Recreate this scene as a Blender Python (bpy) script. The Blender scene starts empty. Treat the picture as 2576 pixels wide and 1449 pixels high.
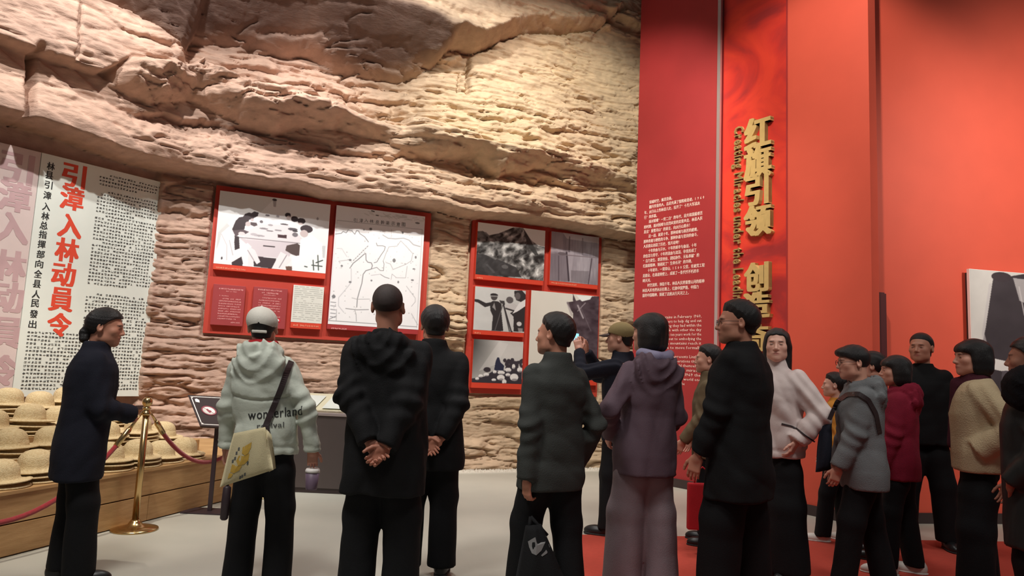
import bpy, bmesh, math, random
import numpy as np
from mathutils import Vector, Matrix
from mathutils.bvhtree import BVHTree
random.seed(7)
PI = math.pi
SC = bpy.context.scene
COL = SC.collection
# ------------------------------------------------------------------ camera
F_PX, IW, IH = 1780.0, 2576.0, 1449.0
PITCH, ROLL, CZ = math.radians(6.6), math.radians(-2.58), 1.3
cam_d = bpy.data.cameras.new('camera'); cam = bpy.data.objects.new('camera', cam_d); COL.objects.link(cam)
cam_d.sensor_width = 36.0; cam_d.lens = F_PX * 36.0 / IW; cam_d.clip_end = 100
CM = Matrix.Translation((0, 0, CZ)) @ Matrix.Rotation(PI/2 + PITCH, 4, 'X') @ Matrix.Rotation(-ROLL, 4, 'Z')
cam.matrix_world = CM
SC.camera = cam
# ------------------------------------------------------------------ world, lamps, exposure
SC.view_settings.view_transform = 'Standard'; SC.view_settings.look = 'None'
SC.view_settings.exposure = 0.22; SC.view_settings.gamma = 1.0; SC.view_settings.use_curve_mapping = False
w = bpy.data.worlds.new('hall_ambient'); SC.world = w; w.use_nodes = True
w.node_tree.nodes['Background'].inputs[0].default_value = (1.0, 0.93, 0.88, 1)
w.node_tree.nodes['Background'].inputs[1].default_value = 0.09
def lamp(name, loc, aim, power, size, color=(1, 0.92, 0.82), kind='SPOT', angle=70, blend=0.6):
    d = bpy.data.lights.new(name, kind); o = bpy.data.objects.new(name, d); COL.objects.link(o)
    d.energy = power; d.color = color
    if kind == 'SPOT':
        d.spot_size = math.radians(angle); d.spot_blend = blend; d.shadow_soft_size = size
    else:
        d.shape = 'DISK'; d.size = size
    o.location = loc
    o.rotation_euler = (Vector(aim) - Vector(loc)).to_track_quat('-Z', 'Y').to_euler()
    return o
WARM = (1, 0.92, 0.80); NEUT = (1, 0.965, 0.915)
lamp('track_spot', (-4.0, 3.6, 6.15), (-5.0, 7.0, 2.7), 540, 0.05, NEUT, angle=68)
lamp('track_spot', (-2.4, 4.6, 6.3), (-3.6, 8.0, 2.9), 560, 0.05, NEUT, angle=74)
lamp('track_spot', (-0.7, 5.2, 6.35), (-1.2, 9.2, 2.9), 580, 0.05, NEUT, angle=78)
lamp('track_spot', (1.0, 5.8, 6.5), (0.7, 9.8, 2.9), 560, 0.05, WARM, angle=76)
lamp('track_spot', (1.3, 4.2, 5.2), (2.3, 8.6, 2.2), 150, 0.10, WARM, angle=46)
lamp('track_spot', (1.6, 4.2, 6.3), (3.1, 7.2, 3.9), 500, 0.12, WARM, angle=58)
lamp('track_spot', (5.7, 3.6, 4.6), (6.0, 7.4, 3.0), 560, 0.2, WARM, angle=92, blend=1.0)
lamp('case_spot', (-2.6, 3.4, 6.0), (-3.7, 5.9, 0.6), 620, 0.05, WARM, angle=44)
lamp('fill_downlight', (-1.9, 2.1, 5.2), (-1.3, 4.0, 0.9), 500, 0.5, NEUT, angle=62, blend=.8)  # unseen lamps, this and the next two, added to brighten visitors' backs
lamp('fill_downlight', (1.0, 1.9, 5.2), (1.2, 4.2, 0.9), 230, 0.5, NEUT, angle=62, blend=.8)
lamp('fill_downlight', (3.4, 2.4, 5.2), (3.2, 4.9, 0.9), 200, 0.5, NEUT, angle=60, blend=.8)
lamp('fill_downlight', (-0.6, 5.6, 6.4), (-0.4, 6.0, 0), 420, 0.5, NEUT, angle=64, blend=.8)
lamp('fill_downlight', (1.8, 6.6, 6.4), (1.6, 6.8, 0), 300, 0.5, NEUT, angle=60, blend=.8)
# ------------------------------------------------------------------ ray helpers
CMI = CM.inverted(); CO = np.array([0, 0, CZ])
def ray(px, py):
    v = CM.to_3x3() @ Vector(((px - IW/2) / F_PX, (IH/2 - py) / F_PX, -1.0))
    return np.array(v)
def at(px, py, Y):
    r = ray(px, py); return CO + r * (Y / r[1])
def atz(px, py, z):
    r = ray(px, py); return CO + r * ((z - CZ) / r[2])
def proj(p):
    v = CMI @ Vector(p); return (IW/2 + F_PX * v.x / -v.z, IH/2 - F_PX * v.y / -v.z)
# ------------------------------------------------------------------ object helpers
def lin(c):
    c = np.asarray(c, float) / 255.0
    return np.where(c <= 0.04045, c / 12.92, ((c + 0.055) / 1.055) ** 2.4)
def tag(o, label=None, cat=None, group=None, kind=None):
    if label: o['label'] = label
    if cat: o['category'] = cat
    if group: o['group'] = group
    if kind: o['kind'] = kind
    return o
def empty(name, loc=(0, 0, 0), rz=0.0):
    o = bpy.data.objects.new(name, None); COL.objects.link(o); o.location = loc; o.rotation_euler = (0, 0, rz)
    o.empty_display_size = 0.1
    return o
def link(name, me, parent=None, mat=None):
    o = bpy.data.objects.new(name, me); COL.objects.link(o)
    if parent is not None: o.parent = parent
    if mat is not None and not me.materials: me.materials.append(mat)
    return o
def mesh_np(name, V, Fq, smooth=True, cols=None):
    me = bpy.data.meshes.new(name)
    V = np.asarray(V, np.float32); Fq = np.asarray(Fq, np.int32)
    n, k = Fq.shape
    me.vertices.add(len(V)); me.vertices.foreach_set('co', V.ravel())
    me.loops.add(n * k); me.loops.foreach_set('vertex_index', Fq.ravel())
    me.polygons.add(n); me.polygons.foreach_set('loop_start', np.arange(0, n * k, k, dtype=np.int32))
    try: me.polygons.foreach_set('loop_total', np.full(n, k, np.int32))
    except Exception: pass
    me.update(calc_edges=True)
    me.polygons.foreach_set('use_smooth', np.full(n, smooth, bool))
    if cols is not None:
        a = me.color_attributes.new('Col', 'FLOAT_COLOR', 'POINT')
        c = np.ones((len(V), 4), np.float32); c[:, :3] = cols; a.data.foreach_set('color', c.ravel())
    me.validate(); return me
def mesh_pd(name, V, Fs, smooth=False):
    me = bpy.data.meshes.new(name); me.from_pydata([tuple(v) for v in V], [], Fs); me.validate(); me.update()
    if smooth: me.polygons.foreach_set('use_smooth', [True] * len(me.polygons))
    return me
class MB:
    """collects simple solids into one mesh"""
    def __init__(s): s.V = []; s.F = []; s.sm = []
    def add(s, V, Fs, smooth=False):
        b = len(s.V); s.V += [tuple(v) for v in V]; s.F += [tuple(b + i for i in f) for f in Fs]; s.sm += [smooth] * len(Fs); return s
    def box(s, x0, x1, y0, y1, z0, z1, M=None, bev=0.0):
        V = [(x, y, z) for z in (z0, z1) for y in (y0, y1) for x in (x0, x1)]
        if M is not None: V = [M @ Vector(v) for v in V]
        return s.add(V, [(0, 2, 3, 1), (4, 5, 7, 6), (0, 1, 5, 4), (2, 6, 7, 3), (0, 4, 6, 2), (1, 3, 7, 5)])
    def lathe(s, prof, n=24, M=None, cap=True):
        V = []; Fs = []; m = len(prof)
        for i in range(n):
            a = 2 * PI * i / n
            for r, z in prof: V.append((r * math.cos(a), r * math.sin(a), z))
        for i in range(n):
            j = (i + 1) % n
            for k in range(m - 1): Fs.append((i * m + k, j * m + k, j * m + k + 1, i * m + k + 1))
        if cap:
            if prof[0][0] > 1e-5: Fs.append(tuple(i * m for i in range(n))[::-1])
            if prof[-1][0] > 1e-5: Fs.append(tuple(i * m + m - 1 for i in range(n)))
        if M is not None: V = [M @ Vector(v) for v in V]
        return s.add(V, Fs, True)
    def tube(s, pts, r, n=10, cap=True):
        pts = [Vector(p) for p in pts]; m = len(pts); V = []; Fs = []
        up = Vector((0, 0, 1)); side = None
        for i, p in enumerate(pts):
            t = (pts[min(i + 1, m - 1)] - pts[max(i - 1, 0)]).normalized()
            if side is None:
                side = t.cross(up); side = side if side.length > 1e-3 else t.cross(Vector((1, 0, 0)))
            side = (side - t * side.dot(t)).normalized(); b = t.cross(side)
            rr = r[i] if isinstance(r, (list, tuple)) else r
            for k in range(n):
                a = 2 * PI * k / n; V.append(p + side * (rr * math.cos(a)) + b * (rr * math.sin(a)))
        for i in range(m - 1):
            for k in range(n):
                k2 = (k + 1) % n; Fs.append((i * n + k, i * n + k2, (i + 1) * n + k2, (i + 1) * n + k))
        if cap: Fs.append(tuple(range(n))[::-1]); Fs.append(tuple((m - 1) * n + k for k in range(n)))
        return s.add(V, Fs, True)
    def build(s, name, mat, parent=None, bevel=0.0):
        me = bpy.data.meshes.new(name); me.from_pydata(s.V, [], s.F); me.update()
        me.polygons.foreach_set('use_smooth', s.sm)
        if bevel > 0:
            bm = bmesh.new(); bm.from_mesh(me)
            es = [e for e in bm.edges if len(e.link_faces) == 2 and e.calc_face_angle(0) > 0.6]
            bmesh.ops.bevel(bm, geom=es, offset=bevel, segments=2, affect='EDGES', profile=0.6)
            bm.to_mesh(me); bm.free()
        bm = bmesh.new(); bm.from_mesh(me); bmesh.ops.recalc_face_normals(bm, faces=bm.faces); bm.to_mesh(me); bm.free()
        return link(name, me, parent, mat)
# ------------------------------------------------------------------ materials
def mat(name, rgb, rough=0.7, metal=0.0, var=0.0, vscale=8.0, bump=0.0, bscale=60.0, col_attr=False, rgb2=None, coat=0.0, stretch=None, emit=0.0, sheen=0.0, spec=None):
    m = bpy.data.materials.new(name); m.use_nodes = True; nt = m.node_tree; N = nt.nodes; L = nt.links
    b = N['Principled BSDF']; c = tuple(lin(rgb)) + (1,)
    b.inputs['Base Color'].default_value = c; b.inputs['Roughness'].default_value = rough; b.inputs['Metallic'].default_value = metal
    if coat: b.inputs['Coat Weight'].default_value = coat
    if sheen: b.inputs['Sheen Weight'].default_value = sheen
    if spec is not None: b.inputs['Specular IOR Level'].default_value = spec
    tc = N.new('ShaderNodeTexCoord'); mp = N.new('ShaderNodeMapping'); L.new(tc.outputs['Object'], mp.inputs[0])
    if stretch: mp.inputs['Scale'].default_value = stretch
    src = None
    if col_attr:
        at_ = N.new('ShaderNodeVertexColor'); at_.layer_name = 'Col'; src = at_.outputs[0]
    if var > 0 or rgb2 is not None:
        nz = N.new('ShaderNodeTexNoise'); nz.inputs['Scale'].default_value = vscale; nz.inputs['Detail'].default_value = 5
        L.new(mp.outputs[0], nz.inputs['Vector'])
        cr = N.new('ShaderNodeMapRange'); cr.inputs['From Min'].default_value = 0.3; cr.inputs['From Max'].default_value = 0.7
        L.new(nz.outputs['Fac'], cr.inputs['Value'])
        if rgb2 is not None:
            mx = N.new('ShaderNodeMix'); mx.data_type = 'RGBA'
            mx.inputs[6].default_value = c; mx.inputs[7].default_value = tuple(lin(rgb2)) + (1,)
            L.new(cr.outputs[0], mx.inputs[0]); src = mx.outputs[2]
        else:
            cr.inputs['To Min'].default_value = 1 - var; cr.inputs['To Max'].default_value = 1 + var
            mx = N.new('ShaderNodeVectorMath'); mx.operation = 'SCALE'
            if src is not None: L.new(src, mx.inputs[0])
            else: mx.inputs[0].default_value = c[:3]
            L.new(cr.outputs[0], mx.inputs['Scale']); src = mx.outputs[0]
    if src is not None: L.new(src, b.inputs['Base Color'])
    if bump > 0:
        n2 = N.new('ShaderNodeTexNoise'); n2.inputs['Scale'].default_value = bscale; n2.inputs['Detail'].default_value = 4
        L.new(mp.outputs[0], n2.inputs['Vector'])
        bp = N.new('ShaderNodeBump'); bp.inputs['Strength'].default_value = bump; bp.inputs['Distance'].default_value = 0.01
        L.new(n2.outputs['Fac'], bp.inputs['Height']); L.new(bp.outputs[0], b.inputs['Normal'])
    if emit > 0:
        b.inputs['Emission Strength'].default_value = emit; b.inputs['Emission Color'].default_value = c
    return m
M = {}
M['floor'] = mat('polished_floor', (188, 186, 174), 0.42, var=0.05, vscale=1.4, rgb2=(176, 175, 164))
M['carpet'] = mat('red_carpet', (176, 62, 46), 0.95, var=0.06, vscale=30, bump=0.25, bscale=400)
M['red_wall'] = mat('red_wall_paint', (220, 88, 66), 0.6, var=0.03, vscale=3, bump=0.03, bscale=300)
M['red_dark'] = mat('deep_red_panel', (162, 44, 46), 0.6, var=0.05, vscale=2.5)
M['base'] = mat('dark_skirting', (58, 44, 44), 0.5)
M['board_red'] = mat('red_board', (188, 62, 46), 0.6, var=0.04, vscale=5)
M['board_text'] = mat('dull_red_panel', (158, 56, 58), 0.6, var=0.05, vscale=5)
M['caption'] = mat('red_caption_strip', (214, 66, 42), 0.55)
M['print'] = mat('printed_sheet', (255, 255, 255), 0.5, col_attr=True)
M['paper'] = mat('poster_paper', (226, 232, 224), 0.7, var=0.03, vscale=4)
M['pink_paper'] = mat('faded_pink_poster', (214, 196, 192), 0.7, var=0.06, vscale=3)
M['pink_ink'] = mat('faded_pink_ink', (190, 158, 160), 0.7, var=0.08, vscale=6)
M['black_ink'] = mat('black_ink', (38, 40, 40), 0.6)
M['grey_ink'] = mat('grey_ink', (84, 86, 84), 0.6)
M['red_ink'] = mat('red_ink', (222, 74, 48), 0.6)
M['white_ink'] = mat('white_lettering', (250, 226, 214), 0.6)
M['pale_ink'] = mat('pale_pink_lettering', (232, 160, 158), 0.6)
M['orange_ink'] = mat('pale_orange_lettering', (240, 150, 118), 0.6)
M['gold'] = mat('gold_letter', (206, 174, 112), 0.55, metal=0.15, var=0.06, vscale=20)
M['brass'] = mat('brass', (200, 170, 120), 0.22, metal=1.0)
M['steel'] = mat('brushed_metal_edge', (205, 190, 190), 0.35, metal=0.7)
M['rope'] = mat('red_velvet_rope', (150, 24, 34), 0.9, var=0.15, vscale=60, bump=0.4, bscale=300, sheen=0.4)
M['wood'] = mat('light_wood', (190, 152, 104), 0.6, rgb2=(168, 130, 84), vscale=5, bump=0.1, bscale=30, stretch=(1, 1, 9))
M['wood_edge'] = mat('wood_gap_dark', (60, 40, 26), 0.8)
M['hat'] = mat('woven_wicker', (222, 202, 160), 0.85, rgb2=(200, 174, 130), vscale=70, bump=0.6, bscale=140)
M['case'] = mat('dark_taupe_case', (74, 64, 62), 0.5, var=0.03)
M['case_top'] = mat('cream_case_top', (226, 220, 190), 0.5)
M['glass'] = mat('pale_glass_edge', (206, 216, 200), 0.15)
M['gravel'] = mat('white_gravel', (226, 220, 208), 0.9)
M['sign_black'] = mat('sign_dark', (48, 36, 38), 0.45)
M['sign_white'] = mat('sign_white', (245, 240, 236), 0.5)
M['sign_red'] = mat('sign_dull_red', (150, 70, 84), 0.5)
M['post'] = mat('dark_purple_post', (52, 38, 44), 0.5)
# ------------------------------------------------------------------ noise
_rs = np.random.RandomState(11); _T = _rs.rand(4096).astype(np.float32)
def _h(ix, iy, s): return _T[(ix * 73 + iy * 1319 + s * 517 + (ix * iy) % 911) & 4095]
def vn(x, y, s=0):
    x = np.asarray(x, float); y = np.asarray(y, float)
    ix = np.floor(x).astype(np.int64); iy = np.floor(y).astype(np.int64); fx = x - ix; fy = y - iy
    fx = fx * fx * (3 - 2 * fx); fy = fy * fy * (3 - 2 * fy)
    a = _h(ix, iy, s); b = _h(ix + 1, iy, s); c = _h(ix, iy + 1, s); d = _h(ix + 1, iy + 1, s)
    return (a * (1 - fx) + b * fx) * (1 - fy) + (c * (1 - fx) + d * fx) * fy
def fbm(x, y, s=0, o=4):
    r = 0; a = 0.5; t = 0
    for i in range(o): r = r + a * vn(x * 2 ** i, y * 2 ** i, s + i * 7); t += a; a *= 0.5
    return r / t
def ss(a, b, x):
    t = np.clip((x - a) / (b - a), 0, 1); return t * t * (3 - 2 * t)
# ------------------------------------------------------------------ wall frames (plan positions in metres)
class Frame:
    def __init__(s, o, e):
        s.o = np.array([o[0], o[1], 0.0]); e = np.array([e[0], e[1], 0.0]); s.e = e / np.linalg.norm(e)
        s.n = np.array([s.e[1], -s.e[0], 0.0])
    def uz(s, px, py, off=0.0):
        r = ray(px, py); q = s.o + s.n * off
        t = np.dot(q - CO, s.n) / np.dot(r, s.n); p = CO + r * t
        return float(np.dot(p - s.o, s.e)), float(p[2])
    def pt(s, u, z, off=0.0): return s.o + s.e * u + s.n * off + np.array([0, 0, z])
    def mat(s, u=0, z=0, off=0):
        m = Matrix.Identity(4)
        for i in range(3):
            m[i][0] = s.e[i]; m[i][1] = (0, 0, 1)[i]; m[i][2] = s.n[i]; m[i][3] = s.pt(u, z, off)[i]
        return m
    def rect(s, pts, off=0.0):
        q = [s.uz(x, y, off) for x, y in pts]     # tl, tr, br, bl
        return ((q[0][0] + q[3][0]) / 2, (q[1][0] + q[2][0]) / 2, (q[2][1] + q[3][1]) / 2, (q[0][1] + q[1][1]) / 2)
CORNER = np.array([-3.94, 7.90])
FR = Frame(CORNER, (0.9211, 0.3893))           # main rock wall with the boards
FL = Frame(CORNER, (0.577, 0.817))             # wall of the big poster (u runs negative to the left)
P1A, P1B, P2B, P3B = (1.60, 9.20), (2.417, 8.22), (2.93, 7.455), (3.44, 6.70)
F1 = Frame(P1A, (P1B[0] - P1A[0], P1B[1] - P1A[1]))
F2 = Frame(P1B, (P2B[0] - P1B[0], P2B[1] - P1B[1]))
F3 = Frame(P2B, (P3B[0] - P2B[0], P3B[1] - P2B[1]))
F4 = Frame((3.46, 6.95), (1.0, 0.19))
HALL_H = 7.6
# floor
mb = MB(); mb.box(-9, 9.5, -3, 12.5, -0.1, 0.0); tag(mb.build('floor', M['floor']), kind='structure')
# red carpet area
mb = MB(); mb.add([(0.50, 1.0, 0.004), (9, 1.0, 0.004), (9, 6.95, 0.004), (0.55, 5.90, 0.004), (0.50, 1.0, 0.0), (9, 1.0, 0), (9, 6.95, 0), (0.55, 5.90, 0.0)],
       [(0, 1, 2, 3), (0, 3, 7, 4), (3, 2, 6, 7), (0, 4, 5, 1)])
tag(mb.build('carpet', M['carpet']), 'flat red carpet covering the floor under the right-hand crowd', 'carpet')
# ------------------------------------------------------------------ rock wall
def rock_wall():
    U0, U1 = -3.3, 6.35; du = 0.0155; dz = 0.0118; Z1 = 7.3
    us = np.arange(U0, U1, du); zs = np.arange(-0.02, Z1, dz)
    ang0 = math.atan2(0.817, 0.577); ang1 = math.atan2(0.3893, 0.9211)
    # base path with a softened corner, normals eased over a longer stretch
    a = ang0 + (ang1 - ang0) * ss(-0.25, 0.25, us)
    X = CORNER[0] + np.where(us < 0, us * 0.577, us * 0.9211); Y = CORNER[1] + np.where(us < 0, us * 0.817, us * 0.3893)
    an = ang0 + (ang1 - ang0) * ss(-1.3, 1.3, us)
    nx = np.sin(an); ny = -np.cos(an)
    def conv(pts, off):
        """outline points of a feature -> (u, z) on the surface standing `off` in front of the base"""
        A = []
        for px, py in pts:
            best = None
            for fr in (FL, FR):
                u, z = fr.uz(px, py, off)
                if (fr is FL and u < 0.15) or (fr is FR and u > -0.15):
                    if best is None or abs(u) < abs(best[0]) : best = (u, z)
            if best is None: best = FR.uz(px, py, off)
            A.append(best)
        A.sort(); A = np.array(A); return np.interp(us, A[:, 0], A[:, 1]), A
    ex = 0.06 * (fbm(us * 2.2, us * 0, 3) - 0.5) + 0.02 * (fbm(us * 11, us * 0, 5) - 0.5)
    zR, _ = conv([(0, 269), (200, 330), (345, 388), (560, 432), (818, 480), (1112, 517), (1178, 532), (1398, 556), (1540, 582), (1600, 592)], 0.50)
    zR = zR + ex
    zB, AB = conv([(255, 190), (310, 215), (400, 262), (520, 262), (610, 305), (700, 328), (790, 322), (850, 315), (950, 348), (1090, 398), (1200, 392), (1260, 440), (1350, 425), (1450, 440), (1570, 458)], 0.62)
    zT, AT = conv([(255, 180), (330, 148), (420, 158), (520, 163), (610, 205), (720, 225), (830, 275), (920, 300), (1025, 300), (1030, 285), (1200, 345), (1300, 350), (1400, 362), (1570, 432)], 0.55)
    zB = zB + ex * 1.3; zT = np.maximum(zT + ex, zB + 0.05)
    zC, AC = conv([(-300, -260), (0, -130), (195, 2), (300, 50), (380, 98), (432, 152), (470, 92), (600, 95), (760, 130), (900, 185), (1000, 205), (1075, 190), (1110, 150), (1180, 150), (1250, 118), (1300, 105), (1480, 100), (1520, 60), (1600, 45)], 0.30)
    zL, AL = conv([(-300, -420), (200, -250), (600, -130), (860, -20), (900, 0), (1040, 35), (1130, 72), (1250, 92), (1290, 78), (1480, 62), (1520, 20), (1600, 0)], 1.0)
    zC = zC + ex; zL = np.maximum(zL + ex * 1.5, zC + 0.12)
    pxu = np.array([proj((X[i] + nx[i] * .5, Y[i] + ny[i] * .5, 3.5))[0] for i in range(len(us))])   # where along the wall, for the feature tables below
    slab = 1 - ss(395, 470, pxu)                     # smooth left slab standing forward
    Aridge = np.interp(pxu, [225, 262, 300, 620, 800, 900, 1000, 1040, 1250, 1400, 1560, 1600], [0, .0, .42, .42, .48, .28, .18, .38, .40, .34, .22, .05])
    dRec = np.interp(pxu, [380, 460, 700, 1000, 1060, 1200, 1600], [.62, .08, .04, .12, .34, .42, .45])
    ovh = np.interp(pxu, [-200, 400, 900, 1100, 1300, 1500, 1600], [1.3, 1.3, 1.2, 1.05, .85, .66, .5])
    UU, ZZ = np.meshgrid(us, zs, indexing='ij')
    def c(v): return v[:, None]
    zw = ZZ + 0.05 * (fbm(UU * 1.3, ZZ * 1.3, 21) - 0.5) * 2
    # profile
    D = np.where(ZZ < c(zR), 0.0, 0.0)
    up = ss(0, 0.035, ZZ - c(zR))                    # the rim
    base_up = 0.50 + 0.05 * np.sin(UU * 1.1)
    lean = 0.10 * ss(0, 0.5, ZZ - c(zR))
    D = up * (base_up - lean)
    t = (ZZ - c(zB)) / (c(zT) - c(zB))
    tj = t + 0.10 * (fbm(UU * 5, ZZ * 2, 33) - .5)
    saw = np.clip(tj / 0.46, 0, 1) ** .6 * (1 - ss(0.72, 1.12, tj)) * (tj > 0)
    D = D + saw * c(Aridge)
    mid = ss(0.75, 1.1, t)                            # above the ridge
    D = D * (1 - mid) + c(dRec) * mid + 0
    D = D + mid * c(slab) * (0.58 - c(dRec)) * (ZZ < c(zC))
    lip = np.clip((ZZ - c(zC)) / (c(zL) - c(zC)), 0, 1) ** .75
    D = np.where(ZZ > c(zC), c(np.minimum(dRec, .30)) * (1 - lip) + lip * c(ovh), D)
    # left slab: drop behind its top edge
    # strata blocks
    px2 = c(pxu) + 0 * ZZ
    below = ZZ < c(zR)
    rough = np.where(below, 0.75, 1.0) * (1 - 0.72 * c(1 - ss(280, 420, pxu)) * (~below))
    rough = rough * (1 - 0.55 * ss(0, 1, (ZZ - c(zC)) / 0.3) * (ZZ > c(zC)))
    rimband = 1 - ss(0.02, 0.20, ZZ - c(zR)); rimband = np.where(below, 0, rimband)
    rough = rough * (1 - 0.75 * rimband)
    tot = 0
    for th, bw, am, sd in ((0.42, 1.5, 0.105, 1), (0.19, 0.75, 0.070, 2), (0.082, 0.38, 0.026, 3), (0.040, 0.22, 0.009, 4)):
        s = ZZ + 0.16 * (fbm(UU * 0.55, ZZ * 0.4, 31 + sd) - 0.5) * 2 + 0.35 * th * (fbm(UU * 3.1, ZZ * 2, 47 + sd) - 0.5) * 2 - 0.012 * UU * (sd < 3)
        q = s / th + 0.5 * vn(s * 0.9 / th, s * 0, 60 + sd); L = np.floor(q); f = q - L
        q2 = UU / bw + L * 0.37 + 0.6 * fbm(UU * 1.7, ZZ * 4, 70 + sd) ; B = np.floor(q2); g = q2 - B
        Li = L.astype(np.int64); Bi = B.astype(np.int64)
        hgt = _h(Li * 7 + 3, Bi * 13 + 5, sd * 3); nb = _h(Li * 7 + 3, (Bi + 1) * 13 + 5, sd * 3)
        hh = hgt + (nb - hgt) * ss(0.86, 1.0, g)
        edge = ss(0, 0.16, f) * (1 - 0.75 * ss(0.70, 1.0, f))
        amp = am * (0.10 + 1.5 * ss(.25, .85, vn(UU * 0.9, ZZ * 1.6, 80 + sd)))
        tot = tot + amp * (hh * 0.8 + 0.35) * edge
    fine = 0.05 * (fbm(UU * 2.5, ZZ * 5, 91) - 0.5) + 0.018 * (fbm(UU * 14, ZZ * 34, 92, 3) - 0.5)
    # short irregular bedding cracks
    wx = UU + .5 * fbm(UU * .8, ZZ * .8, 120); wz = ZZ + .10 * fbm(UU * 1.6, ZZ * 1.5, 121)
    for fu, fz, dp, wd, sd in ((.8, 5.0, .075, .020, 130), (1.9, 11.0, .040, .026, 131), (4.2, 24.0, .018, .04, 132)):
        n_ = fbm(wx * fu, wz * fz, sd, 3); msk = ss(.45, .62, vn(UU * 1.6 * fu, ZZ * 3.5 * fu, sd + 9)); g_ = n_ - .5
        tot = tot - dp * msk * np.exp(-(g_ / wd) ** 2) + dp * .45 * msk * ss(0, .10, g_) * (1 - ss(.10, .22, g_))
    # crumbly patches
    for cx, cz_, rr in ((560, 345, .35), (330, 320, .28), (1205, 440, .32), (1230, 480, .2), (1020, 250, .3)):
        i = int(np.argmin(abs(pxu - cx))); u0 = us[i]; zc = FR.uz(cx, cz_, .5)[1] if u0 > 0 else FL.uz(cx, cz_, .5)[1]
        m_ = np.exp(-(((UU - u0) / rr) ** 2 + ((ZZ - zc) / (rr * .55)) ** 2) * 1.4)
        tot = tot + m_ * (0.11 * (vn(UU * 13 + 2 * vn(UU * 9, ZZ * 9, 5), ZZ * 22, 97) - 0.5) + .03 * (vn(UU * 31, ZZ * 50, 98) - .5))
    rr_ = rough * (1 - 0.2 * slab[:, None])
    D = D + rr_ * (tot + fine) - 0.02
    # vertical joints seen as dark cracks
    for x0, y0, x1, y1, wd, dp in ((98, 118, 86, 292, .030, .22), (193, 20, 183, 150, .012, .10), (1182, 150, 1180, 232, .022, .16), (1160, 185, 1155, 225, .012, .08), (905, 230, 925, 258, .02, .06), (1000, 240, 1010, 300, .05, .06)):
        fr = FL if x0 < 380 else FR
        ua, za = fr.uz(x0, y0, .5); ub, zb = fr.uz(x1, y1, .5)
        k = np.clip((ZZ - zb) / (za - zb), 0, 1); uc = ub + (ua - ub) * k + 0.012 * (fbm(ZZ * 9, ZZ * 0, 8) - .5) * 2
        m_ = np.exp(-((UU - uc) / wd) ** 2) * ss(zb - .06, zb + .05, ZZ) * (1 - ss(za - .05, za + .06, ZZ))
        D = D - dp * m_
    # diagonal drag lines on the left slab
    dl = (ZZ + 0.55 * UU) * 5.5 + 1.5 * fbm(UU * .7, ZZ * .7, 44)
    fd = dl - np.floor(dl); D = D + slab[:, None] * (~below) * (0.035 * ss(0, .85, fd) * (1 - ss(.92, 1, fd))) * (0.3 + vn(UU * 1.1, ZZ * 1.1, 46))
    # niches behind boards and poster
    def flat(fr, r, depth, grow=0.03):
        u0, u1, z0, z1 = r
        m_ = ss(u0 - grow, u0, UU) * (1 - ss(u1, u1 + grow, UU)) * ss(z0 - grow, z0, ZZ) * (ZZ < c(zR) - 0.0)
        return m_
    for r in (R_B1, R_B2):
        m_ = flat(FR, (r[0] - .015, r[1] + .015, r[2] - .02, 9), 0); D = D * (1 - m_) + (-0.03) * m_
    m_ = (1 - ss(-0.18, -0.10, UU)) * (ZZ < c(zR)) * ss(0.55, .62, ZZ); D = D * (1 - m_) + (-0.06) * m_
    low = 1 - ss(0.0, 0.06, ZZ); D = np.where(below, D, D)
    V = np.stack([c(X) + c(nx) * D, c(Y) + c(ny) * D, ZZ], -1).reshape(-1, 3)
    n, m = len(us), len(zs)
    I = np.arange(n * m).reshape(n, m)
    Fq = np.stack([I[:-1, :-1], I[1:, :-1], I[1:, 1:], I[:-1, 1:]], -1).reshape(-1, 4)
    # stone tint: bands of slightly different stone, staining plus painted-in shade darkening the hollow under the overhang
    tint = fbm(UU * .6, ZZ * 3.2, 101); t2 = fbm(UU * 7, ZZ * 18, 102, 3)
    base = lin((198, 165, 146)); alt = lin((176, 146, 130)); ylw_light = lin((204, 182, 148))
    mixv = np.clip((tint - .35) * 2.2, 0, 1)[..., None]; yl_light = (ss(700, 1250, pxu)[:, None] * (0.4 + .6 * vn(UU * .8, ZZ * .9, 103)))[..., None]  # yellower light toward the right, painted into the stone colour
    cc = base * (1 - mixv) + alt * mixv; cc = cc * (1 - yl_light) + ylw_light * yl_light; cc = cc * (0.86 + .28 * t2[..., None])
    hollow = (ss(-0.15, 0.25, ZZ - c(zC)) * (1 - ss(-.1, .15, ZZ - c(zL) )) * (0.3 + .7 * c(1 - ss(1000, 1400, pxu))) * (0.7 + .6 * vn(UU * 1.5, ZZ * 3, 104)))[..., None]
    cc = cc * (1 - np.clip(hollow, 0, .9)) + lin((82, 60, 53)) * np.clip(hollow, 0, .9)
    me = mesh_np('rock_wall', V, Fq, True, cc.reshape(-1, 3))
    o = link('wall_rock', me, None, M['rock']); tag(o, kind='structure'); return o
m = M['rock'] = mat('sculpted_rock', (200, 165, 140), 0.9, col_attr=True, var=0.12, vscale=9, bump=0.0)
nt = m.node_tree; b = nt.nodes['Principled BSDF']
tc = nt.nodes.new('ShaderNodeTexCoord'); mp = nt.nodes.new('ShaderNodeMapping'); mp.inputs['Scale'].default_value = (1, 1, 3.0)
n1 = nt.nodes.new('ShaderNodeTexNoise'); n1.inputs['Scale'].default_value = 16; n1.inputs['Detail'].default_value = 8; n1.inputs['Roughness'].default_value = .65
bp = nt.nodes.new('ShaderNodeBump'); bp.inputs['Strength'].default_value = 0.55; bp.inputs['Distance'].default_value = 0.02
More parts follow.
